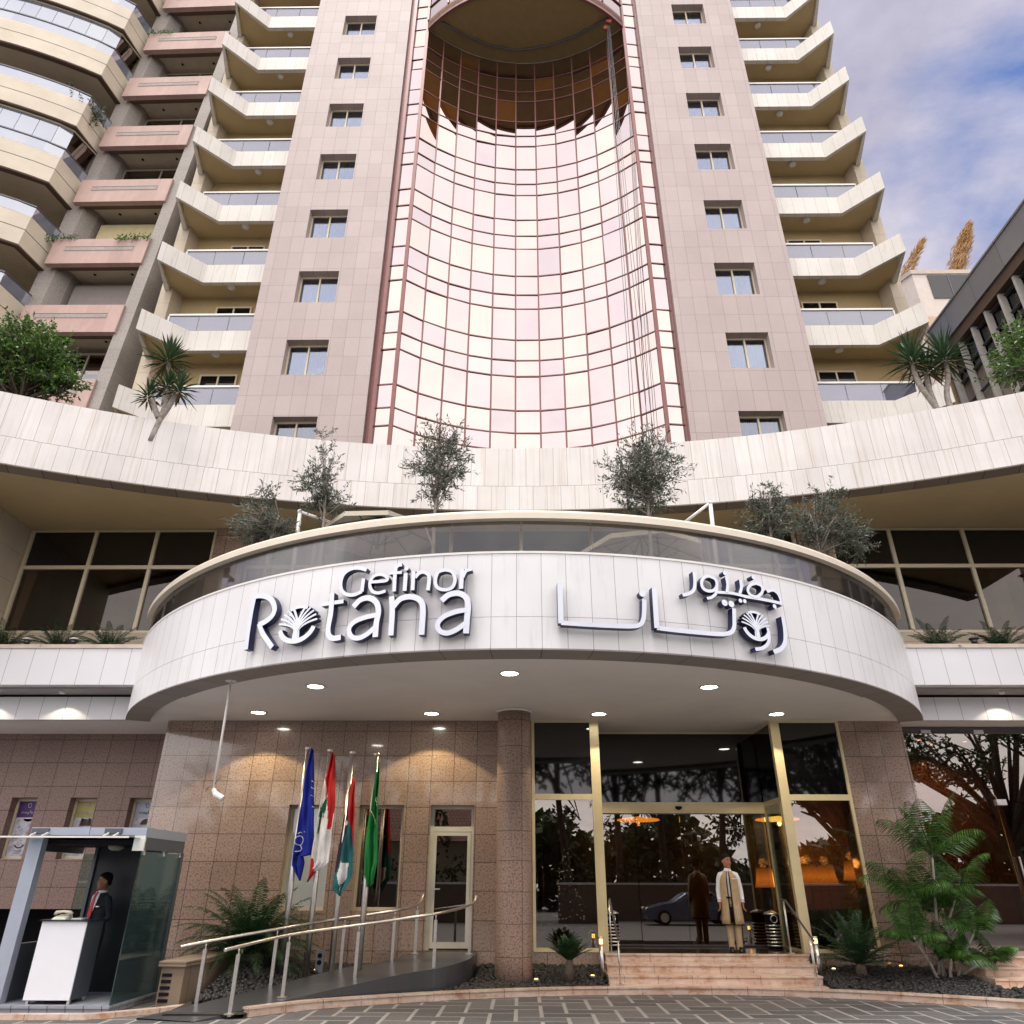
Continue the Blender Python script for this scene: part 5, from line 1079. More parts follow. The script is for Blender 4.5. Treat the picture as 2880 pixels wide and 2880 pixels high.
# ------------------------------------------------------------------ plants
def leaf(b, p, d, l, w, up=None):
    d = d.normalized(); s = d.cross(up or Vector((U(-1,1),U(-1,1),U(-1,1)))); 
    if s.length < 1e-3: s = d.cross(Vector((.3,.5,.8)))
    s = s.normalized()*w/2; b.face([p, p+d*l*.45-s, p+d*l, p+d*l*.45+s])
def rv(): 
    while True:
        v = Vector((U(-1,1),U(-1,1),U(-1,1)))
        if .05 < v.length < 1: return v
def crown_tree(name, label, base, trunk, blobs, ntw, lv, leafm, bark, cat='tree', group=None, twl=.35, r0=.05, lw=.3, clump=22, droop=0.):
    """trunk: list of points; blobs: (centre, radii) ellipsoids of the crown; branches run from the trunk to twigs that carry the leaves"""
    t = thing(name, label, cat, base, group); tb, cb = MB(), MB()
    pts = interp(trunk, 4); n = len(pts); tb.tube(pts, [r0*(1-.6*i/n) for i in range(n)], 8)
    tot = sum(b_[1][0]*b_[1][1]*b_[1][2] for b_ in blobs)
    for c, r in blobs:
        m = max(3, int(ntw*r[0]*r[1]*r[2]/tot))
        subs = []
        for _ in range(max(3, m//7)):
            v = rv(); q = Vector((c[0]+v.x*r[0]*.75, c[1]+v.y*r[1]*.75, c[2]+v.z*r[2]*.75)); st = Vector(pts[min(n-1, int(n*U(.6,.99)))]); mid = (st+q)/2+Vector((U(-.1,.1),U(-.1,.1),.05))*r[2]
            tb.tube([st, mid, q], [r0*.38, r0*.24, r0*.09], 5); subs.append((mid, q))
        for _ in range(m):
            a, e = random.choice(subs); v = rv().normalized()*U(.45,1.0)**.6; q = Vector((c[0]+v.x*r[0], c[1]+v.y*r[1], c[2]+v.z*r[2])); st = a.lerp(e, U(.3,1))
            d = (q-st); 
            if d.length > twl*3: st = q-d.normalized()*twl*U(1.2,3)
            d = (q-st); tip = q+d.normalized()*twl*U(.1,.6)+Vector((0,0,U(-.1,.15)-droop))*twl
            tb.tube([st, (st+tip)/2+rv()*.03, tip], [r0*.10, r0*.07, r0*.03], 3)
            for k in range(clump):
                f = (k+U(0,1))/clump; p = st.lerp(tip, .15+.85*f); ld = (tip-st).normalized()*.6+rv()*.9+Vector((0,0,-droop))
                leaf(cb, p+rv()*lv*.3, ld, lv*U(.6,1.25), lv*lw*U(.7,1.2))
    build(tb, 'trunk', bark, t); build(cb, 'crown', leafm, t); return t
def pot(x, y, z0, z1, r): 
    b = MB(); b.lathe([(r*.8,z0),(r,z1-.05),(r*1.04,z1),(r*.9,z1),(r*.88,z1-.06)], (x,y,0), 24); return b
potm = plain('charcoal_planter', (.05,.052,.055,1), .5)
OL = [
 ('low wide olive tree at the left end of the round terrace', (-5.1,13.4), (-5.05,13.35,7.9), [((-5.3,13.4,8.25),(.80,.5,.42)),((-5.35,13.4,8.9),(.28,.2,.5))], 120),
 ('slender tall olive tree with sparse crown left of the terrace sign', (-3.95,13.1), (-3.93,13.05,8.1), [((-4.0,13.1,9.0),(.42,.35,.75)),((-4.4,13.1,9.2),(.35,.3,.35)),((-4.15,13.1,10.0),(.22,.2,.42)),((-3.9,13.1,8.55),(.55,.35,.3))], 105),
 ('round topped olive tree on a pale stem, left of the canopy centre', (-1.66,12.5), (-1.65,12.45,8.1), [((-1.62,12.5,9.15),(.66,.55,.72)),((-1.5,12.5,9.75),(.50,.4,.36)),((-1.75,12.5,8.55),(.42,.4,.25))], 150),
 ('fullest and broadest olive tree, right of the canopy centre', (2.40,12.5), (2.42,12.45,8.0), [((2.42,12.5,8.9),(.88,.7,.72)),((2.5,12.5,9.6),(.50,.42,.36)),((2.4,12.5,8.3),(.62,.5,.25))], 235),
 ('grey leaved olive bush with an upright top, left of the pair at the right end', (4.98,13.3), (4.96,13.25,7.8), [((5.05,13.3,8.35),(.62,.5,.60)),((5.2,13.3,9.0),(.22,.2,.35))], 125),
 ('dark spreading olive tree rightmost on the round terrace', (6.2,14.1), (6.2,14.05,7.9), [((6.55,14.1,8.55),(.85,.6,.65)),((6.6,14.1,9.25),(.42,.35,.35)),((7.0,14.1,8.2),(.5,.4,.4))], 190)]
kids_pl = []
for lab, (x,y), tp, bl, n in OL:
    crown_tree('olive_tree', lab, (x,y,6.9), [(x,y,6.85),(x+U(-.03,.03),y,7.3),tp,(tp[0]+U(-.1,.1),tp[1],tp[2]+.55)], bl, n, .10, M['olive_leaf'], M['bark_pale'], 'tree', 'olive trees on the terrace', .34, .045, .24, 26)
    pt = thing('tree_planter', 'charcoal round planter of the '+{0:'low wide leftmost olive tree',1:'slender tall olive tree',2:'round topped olive tree',3:'fullest olive tree right of centre',4:'olive bush with upright top',5:'rightmost dark olive tree'}[len(kids_pl)], 'planter', (x,y,6.4), 'planters on the terrace'); build(pot(x,y,6.4,6.93,.36), 'planter_body', potm, pt); b = MB(); b.lathe([(.30,6.86),(.02,6.88)], (x,y,0), 16); build(b, 'planter_soil', M['soil'], pt); kids_pl.append(pt)
crown_tree('ficus_tree', 'dense bright green ficus tree on the left end of the upper terrace', (-13.0,15.6,11.6), [(-13.0,15.6,11.5),(-13.0,15.6,12.5),(-13.2,15.6,13.3)], [((-13.4,15.6,14.3),(1.35,1.2,1.25)),((-12.3,15.6,13.55),(.75,.7,.42)),((-14.2,15.6,13.6),(1.0,1.,.8))], 800, .105, M['ficus_leaf'], M['bark_dark'], 'tree', None, .4, .10, .5, 26)
crown_tree('ficus_tree', 'leafy green tree entering at the right edge above the curved white band', (12.7,14.7,11.6), [(12.7,14.7,11.5),(12.75,14.7,12.4),(12.7,14.7,13.2)], [((12.75,14.7,13.6),(.95,.9,.85)),((12.0,14.7,13.05),(.55,.5,.3)),((12.9,14.7,14.3),(.7,.7,.5))], 300, .10, M['ficus_leaf'], M['bark_pale'], 'tree', None, .35, .07, .5, 22)
crown_tree('balcony_tree', 'grey leaved tree in the open curved balcony of the left apartment block', (-18.9,20.3,29.7), [(-18.9,20.3,29.6),(-18.9,20.2,30.8),(-18.95,20.2,31.4)], [((-19.2,20.0,31.6),(.8,.7,.75)),((-18.3,20.0,31.0),(.45,.4,.5))], 110, .16, M['olive_leaf'], M['bark_dark'], 'tree', None, .5, .05, .3, 20)
def frond(b, sb, base, az, el, L, lfl, nl, droop, w=.021, vang=.5):
    """pinnate frond: arching rachis with leaflets on both sides"""
    d = Vector((math.cos(az)*math.cos(el), math.sin(az)*math.cos(el), math.sin(el))); p = Vector(base); pts = [p.copy()]; n = 10
    for i in range(n): p = p+d*L/n; d = (d+Vector((0,0,-droop/n*(.4+1.4*i/n)))).normalized(); pts.append(p.copy())
    sb.tube(pts, [.012*(1-.8*i/n) for i in range(n+1)], 4)
    for k in range(nl):
        f = .14+.86*k/(nl-1); i = min(n-1, int(f*n)); q = pts[i].lerp(pts[i+1], f*n-i); t = (pts[i+1]-pts[i]).normalized()
        s = t.cross(Vector((0,0,1)));
        if s.length < .05: s = Vector((-math.sin(az),math.cos(az),0))
        s.normalize(); u = s.cross(t); ll = lfl*math.sin(PI*min(1.,(.12+.88*f))**.8)**.6*U(.85,1.1)
        for sg in (-1,1):
            ld = (s*sg+t*.75+u*vang*U(.5,1.2)+Vector((0,0,-.15-.3*droop))).normalized(); m = q+ld*ll*.55; e = q+ld*ll+Vector((0,0,-ll*.12*(1+droop))); ww = t*w/2
            b.face([q-ww*.5, m-ww, e, m+ww, q+ww*.5])
def cycad(name, label, base, L, nf, lfl, nl, r=.09, h=.2, group=None, el=(.15,1.25), droop=.9, az=None):
    t = thing(name, label, 'plant', base, group); b, s = MB(), MB(); x, y, z = base
    c = MB(); c.lathe([(r*1.05,-.05),(r*1.1,h*.4),(r*.95,h*.85),(r*.5,h*1.05)], base, 12); build(c, 'stem', M['bark_dark'], t)
    for i in range(nf):
        a = (i*2.399 if az is None else U(*az)); e = el[0]+(el[1]-el[0])*((i+.5)/nf)
        frond(b, s, (x+r*.4*math.cos(a), y+r*.4*math.sin(a), z+h), a, e, L*U(.85,1.1), lfl, nl, droop*U(.8,1.2))
    build(b, 'fronds', M['cycad_leaf'], t); build(s, 'frond_stems', M['cycad_leaf'], t); return t
cycad('cycad', 'large dark cycad spreading over the pebbles beside the kiosk', (-5.05,15.7,.22), 1.42, 66, .24, 36, .16, .36, el=(.05,1.3), droop=1.4)
cycad('cycad', 'small cycad with short trunk in the pebbles before the left entrance window', (.86,15.75,.2), .42, 32, .12, 20, .075, .30, el=(.5,1.35), droop=.5)
cycad('cycad', 'medium bright cycad with upright fronds before the right entrance window', (6.35,16.2,.2), .98, 30, .18, 28, .09, .22, el=(.15,1.4), droop=.8)
for lab, x in (('planter cycad cut by the left picture edge on the left wing',-12.25),('planter cycad in the middle of the left wing',-10.95),('planter cycad next to the canopy on the left wing',-9.75),('planter cycad next to the canopy on the right wing',9.7),('planter cycad near the right picture edge on the right wing',11.15),('planter cycad at the far right end of the right wing',12.5)):
    cycad('cycad', lab, (x,16.75,6.4), .80, 26, .15, 22, .07, .2, 'cycads in the wing planters', (.1,1.25), 1.0)
for lab, x in (('white capped garden lamp between the left and middle planter cycads',-11.6),('white capped garden lamp beside the planter cycad next to the canopy',-10.5),('black garden lamp between the right wing planter cycads',10.45)):
    t = thing('garden_lamp', lab, 'lamp', (x,16.55,6.4), 'garden lamps in the wing planters'); b = MB(); b.tube([(x,16.55,6.38),(x,16.55,6.72)],.03,10); b.lathe([(.06,6.72),(.075,6.80)],(x,16.55,0),14); build(b, 'post', M['dark_steel'], t)
    b = MB(); b.lathe([(.105,6.81),(.11,6.83),(.06,6.86)],(x,16.55,0),16); build(b, 'cap', M['white_metal'] if 'white' in lab else M['dark_steel'], t)
# areca palm
t = thing('areca_palm', 'tall areca palm clump with arching green fronds before the right granite wall', 'palm', (7.75,16.0,.15)); b, s, st = MB(), MB(), MB()
for (dx, dy, hx, hz, nf, L) in ((0,0,.30,2.15,11,1.2),(.12,.1,-.30,1.45,8,1.05),(-.1,.05,.75,1.5,7,.95),(.2,-.05,.55,.85,7,.8),(-.12,-.1,-.35,.75,8,.75),(.05,-.15,.1,.45,12,.65),(.1,.2,.15,1.2,9,.95),(.25,.1,.8,.4,8,.6)):
    x, y = 7.75+dx, 16.0+dy; top = Vector((x+hx, y-.05, .15+hz)); st.tube([(x,y,.1),(x+hx*.3,y,.15+hz*.4),top], [.035,.028,.020], 8)
    for i in range(nf):
        a = i*2.399+hx*3; e = U(.45,1.4); frond(b, s, top-Vector((0,0,.1)), a, e, L*U(.85,1.25), .36*L+.05, 23, 1.5*U(.7,1.2), .024, .05)
build(st, 'stems', M['bark_pale'], t); build(b, 'fronds', M['palm_leaf'], t); build(s, 'frond_stems', M['palm_leaf'], t)
def sword_head(b, db, c, n, L, w, tilt=Vector((0,0,1))):
    for i in range(n):
        a = i*2.399+U(-.2,.2); f = (i+.5)/n; el = R_(88-125*f); d = Vector((math.cos(a)*math.cos(el), math.sin(a)*math.cos(el), math.sin(el))); dry = f > .86
        l = L*U(.8,1.1)*(1 if not dry else .7); s = d.cross(Vector((0,0,1))).normalized()*w/2; p = Vector(c)+d*.04-Vector((0,0,.28*f)); q = p+d*l*.5; e = p+d*l+Vector((0,0,-l*(.04+.16*f)))
        n_ = s.cross(d)*.35; B = db if dry else b
        B.face([p-s*.7, q-s, q+n_, p]); B.face([p, q+n_, q+s, p+s*.7]); B.face([q-s, e, q+n_]); B.face([q+n_, e, q+s])
def yucca(label, base, stems, L):
    t = thing('yucca', label, 'plant', base); tb, b, db = MB(), MB(), MB()
    for pts, n, sc in stems:
        tb.tube(interp(pts,4), [.075*(1-.02*i) for i in range((len(pts)-1)*4+1)], 8); sword_head(b, db, pts[-1], n, L*sc, .055)
    build(tb, 'trunk', M['bark_pale'], t); build(b, 'leaves', M['yucca_leaf'], t); build(db, 'dry_leaves', M['dry_leaf'], t)
yucca('tall yucca with one high and two low leaf heads, left upper terrace', (-9.15,15.3,11.6), [([(-9.2,15.3,11.5),(-9.05,15.3,12.7),(-9.2,15.3,13.5),(-9.3,15.3,14.15)],95,.85),([(-9.1,15.3,12.2),(-8.95,15.3,12.6),(-8.75,15.2,13.15)],70,.65),([(-9.15,15.3,12.2),(-9.3,15.25,12.5),(-9.5,15.2,12.95)],50,.5),([(-9.1,15.3,12.6),(-9.15,15.3,13.3)],55,.6)], .85)
yucca('cluster of three yucca stems with spiky heads, right upper terrace', (10.2,15.,11.6), [([(10.45,15.0,11.5),(10.15,15.0,12.35),(9.95,15.0,13.0),(9.95,15.,13.75)],80,.85),([(10.35,15.1,11.5),(10.25,15.1,12.5),(10.25,15.1,13.1),(10.35,15.1,13.55)],70,.75),([(10.6,15.,11.5),(10.55,15.,12.5),(10.75,15.0,13.2),(10.8,15.0,13.85)],85,.9)], .95)

# ------------------------------------------------------------------ cantilever parasols on the terrace
canv = plain('cream_canvas', (.60,.56,.46,1), .8, var=.04)
def parasol(label, foot, elbow, tip, peak, r, zdrop, az0):
    t = thing('parasol', label, 'parasol', foot, 'cantilever parasols on the round terrace'); b = MB(); b.tube([foot, elbow], .042, 10); b.tube([elbow, tip], .032, 8); b.ball(elbow, .055); build(b, 'pole', M['white_metal'], t)
    b = MB(); b.lathe([(.35,foot[2]),(.35,foot[2]+.08)], (foot[0],foot[1],0), 16); build(b, 'base', M['dark_steel'], t)
    P = Vector(peak); n = 8; ring = [P+Vector((r*math.cos(az0+2*PI*k/n), r*math.sin(az0+2*PI*k/n), -zdrop)) for k in range(n)]; b = MB()
    for k in range(n):
        a, c = ring[k], ring[(k+1)%n]; b.face([P, a, c]); b.face([P-Vector((0,0,.012)), c-Vector((0,0,.012)), a-Vector((0,0,.012))]); b.face([a, a-Vector((0,0,.10)), c-Vector((0,0,.10)), c])
    build(b, 'canopy', canv, t)
    hub = P-Vector((0,0,zdrop+.28)); b = MB(); b.tube([P+Vector((0,0,.03)), hub], .022, 8); b.tube([hub, hub-Vector((0,0,.07))], .05, 8); build(b, 'hub', M['dark_steel'], t)
    for k in range(n):
        b = MB(); q = P.lerp(ring[k], .62)-Vector((0,0,.03)); b.tube([P-Vector((0,0,.03)), ring[k]-Vector((0,0,.03))], .012, 5); b.tube([hub, q], .012, 5); build(b, 'rib', M['dark_steel'], t)
    b = MB(); b.tube([tip, Vector(tip)+Vector((.0,0,.02)), P+Vector((0,0,.04))], .025, 8); build(b, 'arm', M['dark_steel'], t)
parasol('cream cantilever parasol on the left half of the round terrace', (-4.55,13.5,6.4), (-4.59,13.5,8.62), (-3.9,13.6,8.40), (-3.0,13.9,8.72), 1.15, .42, .35)
parasol('cream cantilever parasol on the right half of the round terrace', (3.87,13.5,6.4), (3.92,13.5,8.80), (3.2,13.55,8.25), (2.5,13.9,8.25), 1.30, .45, .15)
for lab, x, y in (('dark round wicker armchair behind the terrace glass, left',-1.65,12.9),('dark round wicker armchair behind the terrace glass, right',2.9,12.9),('dark round wicker armchair behind the terrace glass, far left',-4.2,14.3)):
    t = thing('wicker_armchair', lab, 'armchair', (x,y,6.4), 'armchairs on the terrace'); b = MB(); n = 18
    b.wall([(x+.42*math.cos(R_(20-220*i/n)), y+.38*math.sin(R_(20-220*i/n))) for i in range(n+1)][::-1], 6.45, 7.12, .07, 0, 0, True); build(b, 'backrest', potm, t)
    b = MB(); b.lathe([(.36,6.45),(.36,6.78),(.32,6.84)], (x,y,0), 18); build(b, 'seat', potm, t)

# ------------------------------------------------------------------ apartment block on the left (its own frame: x along the facade, y into it)
A = thing('apartment_building', 'tall apartment block with pink parapets, grey granite columns and rounded cream balconies on the left', 'building', (-15.2, 20.5, 0)); A.rotation_euler = (0, R_(3.0), R_(-3.0))
def ap(mb, nm, mat, par=None): return build(mb, nm, mat, par or A, False)
A_g = tiles('grey_granite', (.37,.335,.30,1), (.33,.295,.265,1), (.20,.175,.155,1), .7, .85, .006, rough=.6, speck=((14., .5, .62, (.22,.20,.18,1), .7), (28., .56, .66, (.55,.51,.47,1), .6)), dirt=.15)
A_p = tiles('pink_stone', (.52,.355,.305,1), (.47,.315,.27,1), (.40,.25,.22,1), .45, 50., .004, rough=.5, dirt=.18, streak=(3., .8, .5, .8, (.62,.46,.41,1), .6))
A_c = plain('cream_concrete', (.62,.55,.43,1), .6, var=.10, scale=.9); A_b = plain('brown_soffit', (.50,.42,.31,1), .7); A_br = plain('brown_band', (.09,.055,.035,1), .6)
# local x: 0 = right front edge of the fin; facade runs to negative x
b = MB(); b.prism([(-.50,0),(0,0),(.02,1.6),(-.50,1.6)], 0, 60); ap(b, 'column', A_g)
b = MB(); b.prism([(-4.75,.25),(-4.05,.25),(-3.78,.75),(-3.72,1.6),(-4.75,1.6)], 0, 60); ap(b, 'column', A_g)
b = MB(); b.box(-4., 1.55, 0, -.3, 1.9, 60); ap(b, 'back_wall', A_b)
FP = 3.37; F0 = 19.4-2*FP
for k in range(0, 13):
    z = F0+FP*k     # underside of a pink parapet
    if z < 10 or z > 52: continue
    b = MB(); b.box(-4.32, -.10, z, -.42, .12, z+1.28); o = ap(b, 'pink_parapet', A_p)
    b = MB(); b.box(-3.75, -.115, z+.66, -.95, -.101, z+.84); ap(b, 'inset_strip', A_g, o)
    b = MB(); b.box(-3.75, -.118, z+.842, -.95, -.1, z+.862); ap(b, 'slot', A_br, o)
    b = MB(); b.box(-3.95, .121, z+.30, -.5, 1.55, z+.62); ap(b, 'slab', plain('pale_soffit', (.60,.52,.40,1), .7), o)
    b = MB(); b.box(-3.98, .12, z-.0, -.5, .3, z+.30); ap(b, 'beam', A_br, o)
    for x in (-2.9,-1.35):
        b = MB(); b.lathe([(.06,z+.299),(.06,z+.285),(.04,z+.28)], (x,.8,0), 10); ap(b, 'spot_lamp', M['black'], o)
    # window behind the parapet
    b = MB(); y = 1.0
    b.box(-3.72,y,z+.62,-3.64,y+.1,z+3.30); b.box(-.62,y,z+.62,-.54,y+.1,z+3.30); b.box(-3.64,y,z+3.20,-.62,y+.1,z+3.30); b.box(-2.02,y-.01,z+.62,-1.95,y+.1,z+3.2)
    wv_ = ap(b, 'window', plain('taupe_frame', (.26,.22,.18,1), .4)); b = MB(); b.box(-3.64,y+.04,z+.62,-2.02,y+.06,z+3.2); b.box(-1.95,y+.03,z+.62,-.62,y+.05,z+3.2); ap(b, 'pane', M['dark_glass'], wv_)
    if k == 3: b = MB(); b.box(-3.66,y-.06,z+2.25,-.6,y-.03,z+3.2); ap(b, 'blind', plain('cream_blind', (.62,.54,.30,1), .7), wv_)
    if k == 2: b = MB(); [b.box(-3.66,y-.06,z+1.42+.07*i,-.6,y-.03+.012*(i%2),z+1.488+.07*i) for i in range(25)]; ap(b, 'shutter', plain('grey_shutter', (.28,.25,.23,1), .6), wv_)
    if k in (1,): b = MB(); b.box(-1.9,y-.02,z+.7,-.65,y,z+2.3); ap(b, 'blind', plain('grey_blue_blind', (.42,.46,.50,1), .6), wv_)
# rounded balconies
def front(o): 
    P = [(-4.55+o*0,.40),(-4.72+o*.8,-1.05-o)]
    n = 14
    for i in range(1, n+1):
        x = -4.72-8.5*i/n; P.append((x, -1.05-o-2.3*math.sin(PI*.5*min(1,i/n*1.15))**.9))
    return P
for k in range(0, 13):
    z = F0+.02+FP*k
    if z < 12 or z > 50: continue
    b = MB(); b.wall(front(0)[::-1], z, z+.72, .2); b.wall(front(.0)[::-1], z+.755, z+1.42, .2); o = ap(b, 'rounded_balcony', A_c)
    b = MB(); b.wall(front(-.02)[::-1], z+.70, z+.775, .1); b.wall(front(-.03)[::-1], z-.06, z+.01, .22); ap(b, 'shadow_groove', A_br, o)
    b = MB(); b.prism(front(-.12)+[(-13.5,6.),(-4.6,6.)], z-.02, z+.2); ap(b, 'slab', A_b, o)
    b = MB(); b.wall(front(-.08)[::-1], z+1.43, z+2.0, .02); ap(b, 'railing_glass', M['sky_glass'], o)
    b = MB(); b.wall(front(-.05)[::-1], z+2.0, z+2.06, .08); b.wall(front(-.05)[::-1], z+1.42, z+1.47, .08); ap(b, 'railing_bar', M['dark_steel'], o)
    kk = k
    if kk in (4, 6):
        P = front(-.22)
        for i in range(1, len(P)-1):
            a, c = Vector((*P[i],0)), Vector((*P[i+1],0)); d = (c-a)*.012
            b = MB(); b.wall([tuple((c-d)[:2]), tuple((a+d)[:2])], z+2.08, z+FP-.10, .015); ap(b, 'glazing_panel', M['sky_glass'], o)
        b = MB(); b.wall(P[:2][::-1], z+2.08, z+FP-.10, .015); ap(b, 'glazing_panel', M['dark_glass'], o)
        b = MB(); b.wall(front(-.18)[::-1], z+FP-.12, z+FP-.06, .1); ap(b, 'glazing_rail', M['cream_frame'], o)
b = MB(); b.box(-13.5, 2.6, 0, -4.5, 2.9, 60); ap(b, 'balcony_back_wall', plain('ochre_render', (.42,.31,.13,1), .7))
b = MB()
for k in range(0,12): b.box(-10.5, 2.52, F0+FP*k+.3, -5.6, 2.59, F0+FP*k+2.4)
ap(b, 'balcony_windows', M['black_panel'])
for lab, x, k, n in (('green trailing plants spilling over the left end of a pink parapet',-4.1,3,26),('green trailing plants spilling over the right end of a pink parapet',-1.1,3,26),('small green shrub on the left end of a high pink parapet',-3.8,7,18),('dense green creepers on the top pink parapet, left',-3.3,8,46),('dense green creepers on the top pink parapet, right',-1.6,8,40)):
    z = F0+FP*k+1.28; p = A.matrix_basis @ Vector((x,-.05,z)); t = thing('parapet_plant', lab, 'plant', p, 'plants on the pink parapets'); b = MB()
    for i in range(n*9):
        q = p+Vector((U(-.65,.65), U(-.16,.1), U(-.12,.14))); leaf(b, q, Vector((U(-1,1),U(-1,.3),U(-.8,.7))), .13, .05)
    build(b, 'leaves', M['ficus_leaf'], t)
    b = MB(); b.tube([tuple(p+Vector((-.5,.02,0))), tuple(p+Vector((0,0,.04))), tuple(p+Vector((.5,.02,0)))], .015, 5); build(b, 'stem', M['bark_dark'], t)

# ------------------------------------------------------------------ office building on the right
G = thing('office_building', 'grey metal office building with tall fins and strip windows at the right edge', 'building', (16.,20.,0))
def gp_(mb, nm, mat, par=None): return build(mb, nm, mat, par or G)
X0 = 16.; b = MB(); b.box(X0+.02, 13.5, 20.02, X0+7, 22.7, 21.1); b.box(X0-.02,13.5,21.1,X0+7,22.72,21.18); gp_(b, 'metal_fascia', tiles('grey_metal_fascia', (.20,.20,.205,1), (.17,.17,.175,1), (.06,.06,.06,1), 1.65, 50., .012, rough=.3, dirt=.15))
b = MB(); b.box(X0+.5, 13.5, 0, X0+7, 22.6, 20.); gp_(b, 'wall', plain('taupe_panel_wall', (.30,.245,.205,1), .5, var=.15))
b = MB(); b.box(X0+.1, 13.5, 19.6, X0+.6, 22.6, 20.); gp_(b, 'eaves_soffit', A_br)
for i in range(9):
    y = 22.29-.826*i-.0
    b = MB(); b.box(X0+.16, y-.05, 0, X0+.38, y+.05, 20.46); gp_(b, 'fin', plain('pale_grey_fin', (.42,.40,.365,1), .5, var=.1))
for lev in range(3):
    zt = 19.5-3.3*lev; b = MB(); b.box(X0+.42, 13.6, zt-1.15, X0+.49, 22.5, zt); f = gp_(b, 'strip_window', M['black_panel'])
    b = MB()
    for dz in (0, -.75, -1.15, -2.1): b.box(X0+.36, 13.6, zt+dz-.06, X0+.41, 22.5, zt+dz); b.box(X0+.30, 13.6, zt+dz-.03, X0+.34, 22.5, zt+dz)
    gp_(b, 'window_rail', M['dark_steel'], f)
b = MB(); b.box(X0+.2, 22.75, 0, X0+6., 23.2, 22.0); gp_(b, 'end_wall', plain('warm_beige_render', (.60,.44,.28,1), .6))
b = MB(); b.prism([(18.2,24.),(23.,24.),(23.,30.),(18.2,30.)], 0, 20.); gp_(b, 'beige_wing', plain('beige_render', (.56,.43,.30,1), .6))
# white rooftop house beyond it with pampas plumes
Wb = thing('white_penthouse', 'pale stucco penthouse with a dark corner window beyond the right balconies', 'building', (24.,32.,0))
b = MB(); b.prism([(22.75,32.),(30.,32.),(30.,40.),(21.6,40.),(21.6,34.)], 0, 33.4); build(b, 'wall', plain('pale_stucco', (.66,.59,.53,1), .7, var=.06), Wb)
b = MB(); b.prism([(22.7,31.93),(30.,31.93),(30.,40.),(21.55,40.),(21.55,34.)], 33.402, 33.7); build(b, 'roof_edge', plain('grey_roof_edge', (.52,.45,.38,1), .6), Wb)
b = MB(); b.prism([(23.58,31.95),(26.4,31.95),(26.4,31.99),(23.58,31.99)], 31.55, 33.3); f = build(b, 'window', M['black_panel'], Wb)
b = MB(); b.box(24.7,31.93,31.55,24.76,31.99,33.3); build(b, 'window_bar', M['dark_steel'], f)
def plume(label, base, tip, wd, n):
    t = thing('pampas_plume', label, 'plant', base, 'pampas plumes on the penthouse roof'); b = MB(); B, T = Vector(base), Vector(tip); ax = (T-B).normalized(); L = (T-B).length
    for i in range(n):
        f = U(0,1)**.9; q = B+ax*L*f*.86+rv()*wd*.8*(math.sin(PI*min(1,.22+f*.78)))**.7; d = ax*1.2+rv()*.42+Vector((.15,0,-.12)); leaf(b, q, d, .75*U(.5,1.1), .045)
    build(b, 'plume', M['plume'], t); b = MB(); b.tube([B-ax*.8, B+ax*L*.4], .03, 6); build(b, 'stem', M['dry_leaf'], t)
plume('thinner pampas plume behind the pale penthouse, left', (22.6,34.,33.4), (25.9,34.,38.9), .55, 900); plume('thicker golden pampas plume behind the pale penthouse, right', (25.4,33.,33.2), (28.3,33.,39.2), .75, 1800)

# ------------------------------------------------------------------ the street behind the viewer, seen only mirrored in the glass
STR = [('at the far left of the road opposite',-16,-10,12),('second from the left across the road',-10.5,-9,13.5),('left of the gap in the garden wall',-5.2,-11,12.5),('in front of the tiled house',-2,-9.5,13),('just right of the viewer across the road',2.6,-11.5,14),('behind the bonnet of the parked car',5.6,-9.5,12.5),('behind the middle of the parked car',8.4,-11,14.5),('behind the boot of the parked car',11.4,-9.6,13),('slimmer one right of the parked car',14.2,-11.8,13.5),('at the right end of the garden wall',17.8,-10,12.5),('far right of the road opposite',22,-12,13.5)]
for nm, x, y, h in STR:
    lean = U(-.6,.6); tr = [(x,y,-.1),(x+lean*.3,y,h*.22),(x+lean,y+.2,h*.42),(x+lean*1.3,y,h*.66)]
    bl = [((x+lean+U(-1,1),y,h*.80),(2.9,2.4,h*.19)),((x+lean+U(-2.4,-1.2),y,h*.56),(1.9,1.6,h*.12)),((x+lean+U(1.2,2.6),y,h*.60),(2.0,1.7,h*.12)),((x+U(-1.5,1.5),y-2.5,h*.36),(1.8,1.2,h*.09))]
    crown_tree('street_tree', 'dark leafed street tree, '+nm, (x,y,0), tr, bl, 150, .34, M['back_leaf'], M['bark_dark'], 'tree', 'trees along the street opposite', 1.0, .26, .5, 17)
for nm, x, y in (('near the driveway exit, mirrored in the right entrance window',14.5,-1.5),('by the office corner, mirrored in the shop front',20.5,1.5)):
    tr = [(x,y,-.1),(x+.2,y,1.6),(x-.1,y+.2,3.0),(x+.2,y,3.9)]; bl = []
    for a, r, zz, rr in ((.3,3.2,6.6,1.9),(1.5,3.,7.4,1.8),(2.6,3.3,6.4,1.9),(3.8,3.0,7.2,1.9),(5.,3.2,6.7,1.8),(0,.4,9.,2.4),(3.3,1.6,5.0,1.0)): bl.append(((x+r*math.cos(a),y+r*math.sin(a),zz),(rr,rr,rr*.55)))
    crown_tree('spreading_tree', 'wide spreading tree with crooked limbs '+nm, (x,y,0), tr, bl, 200, .24, M['back_leaf'], M['bark_dark'], 'tree', None, .8, .42, .45, 20)
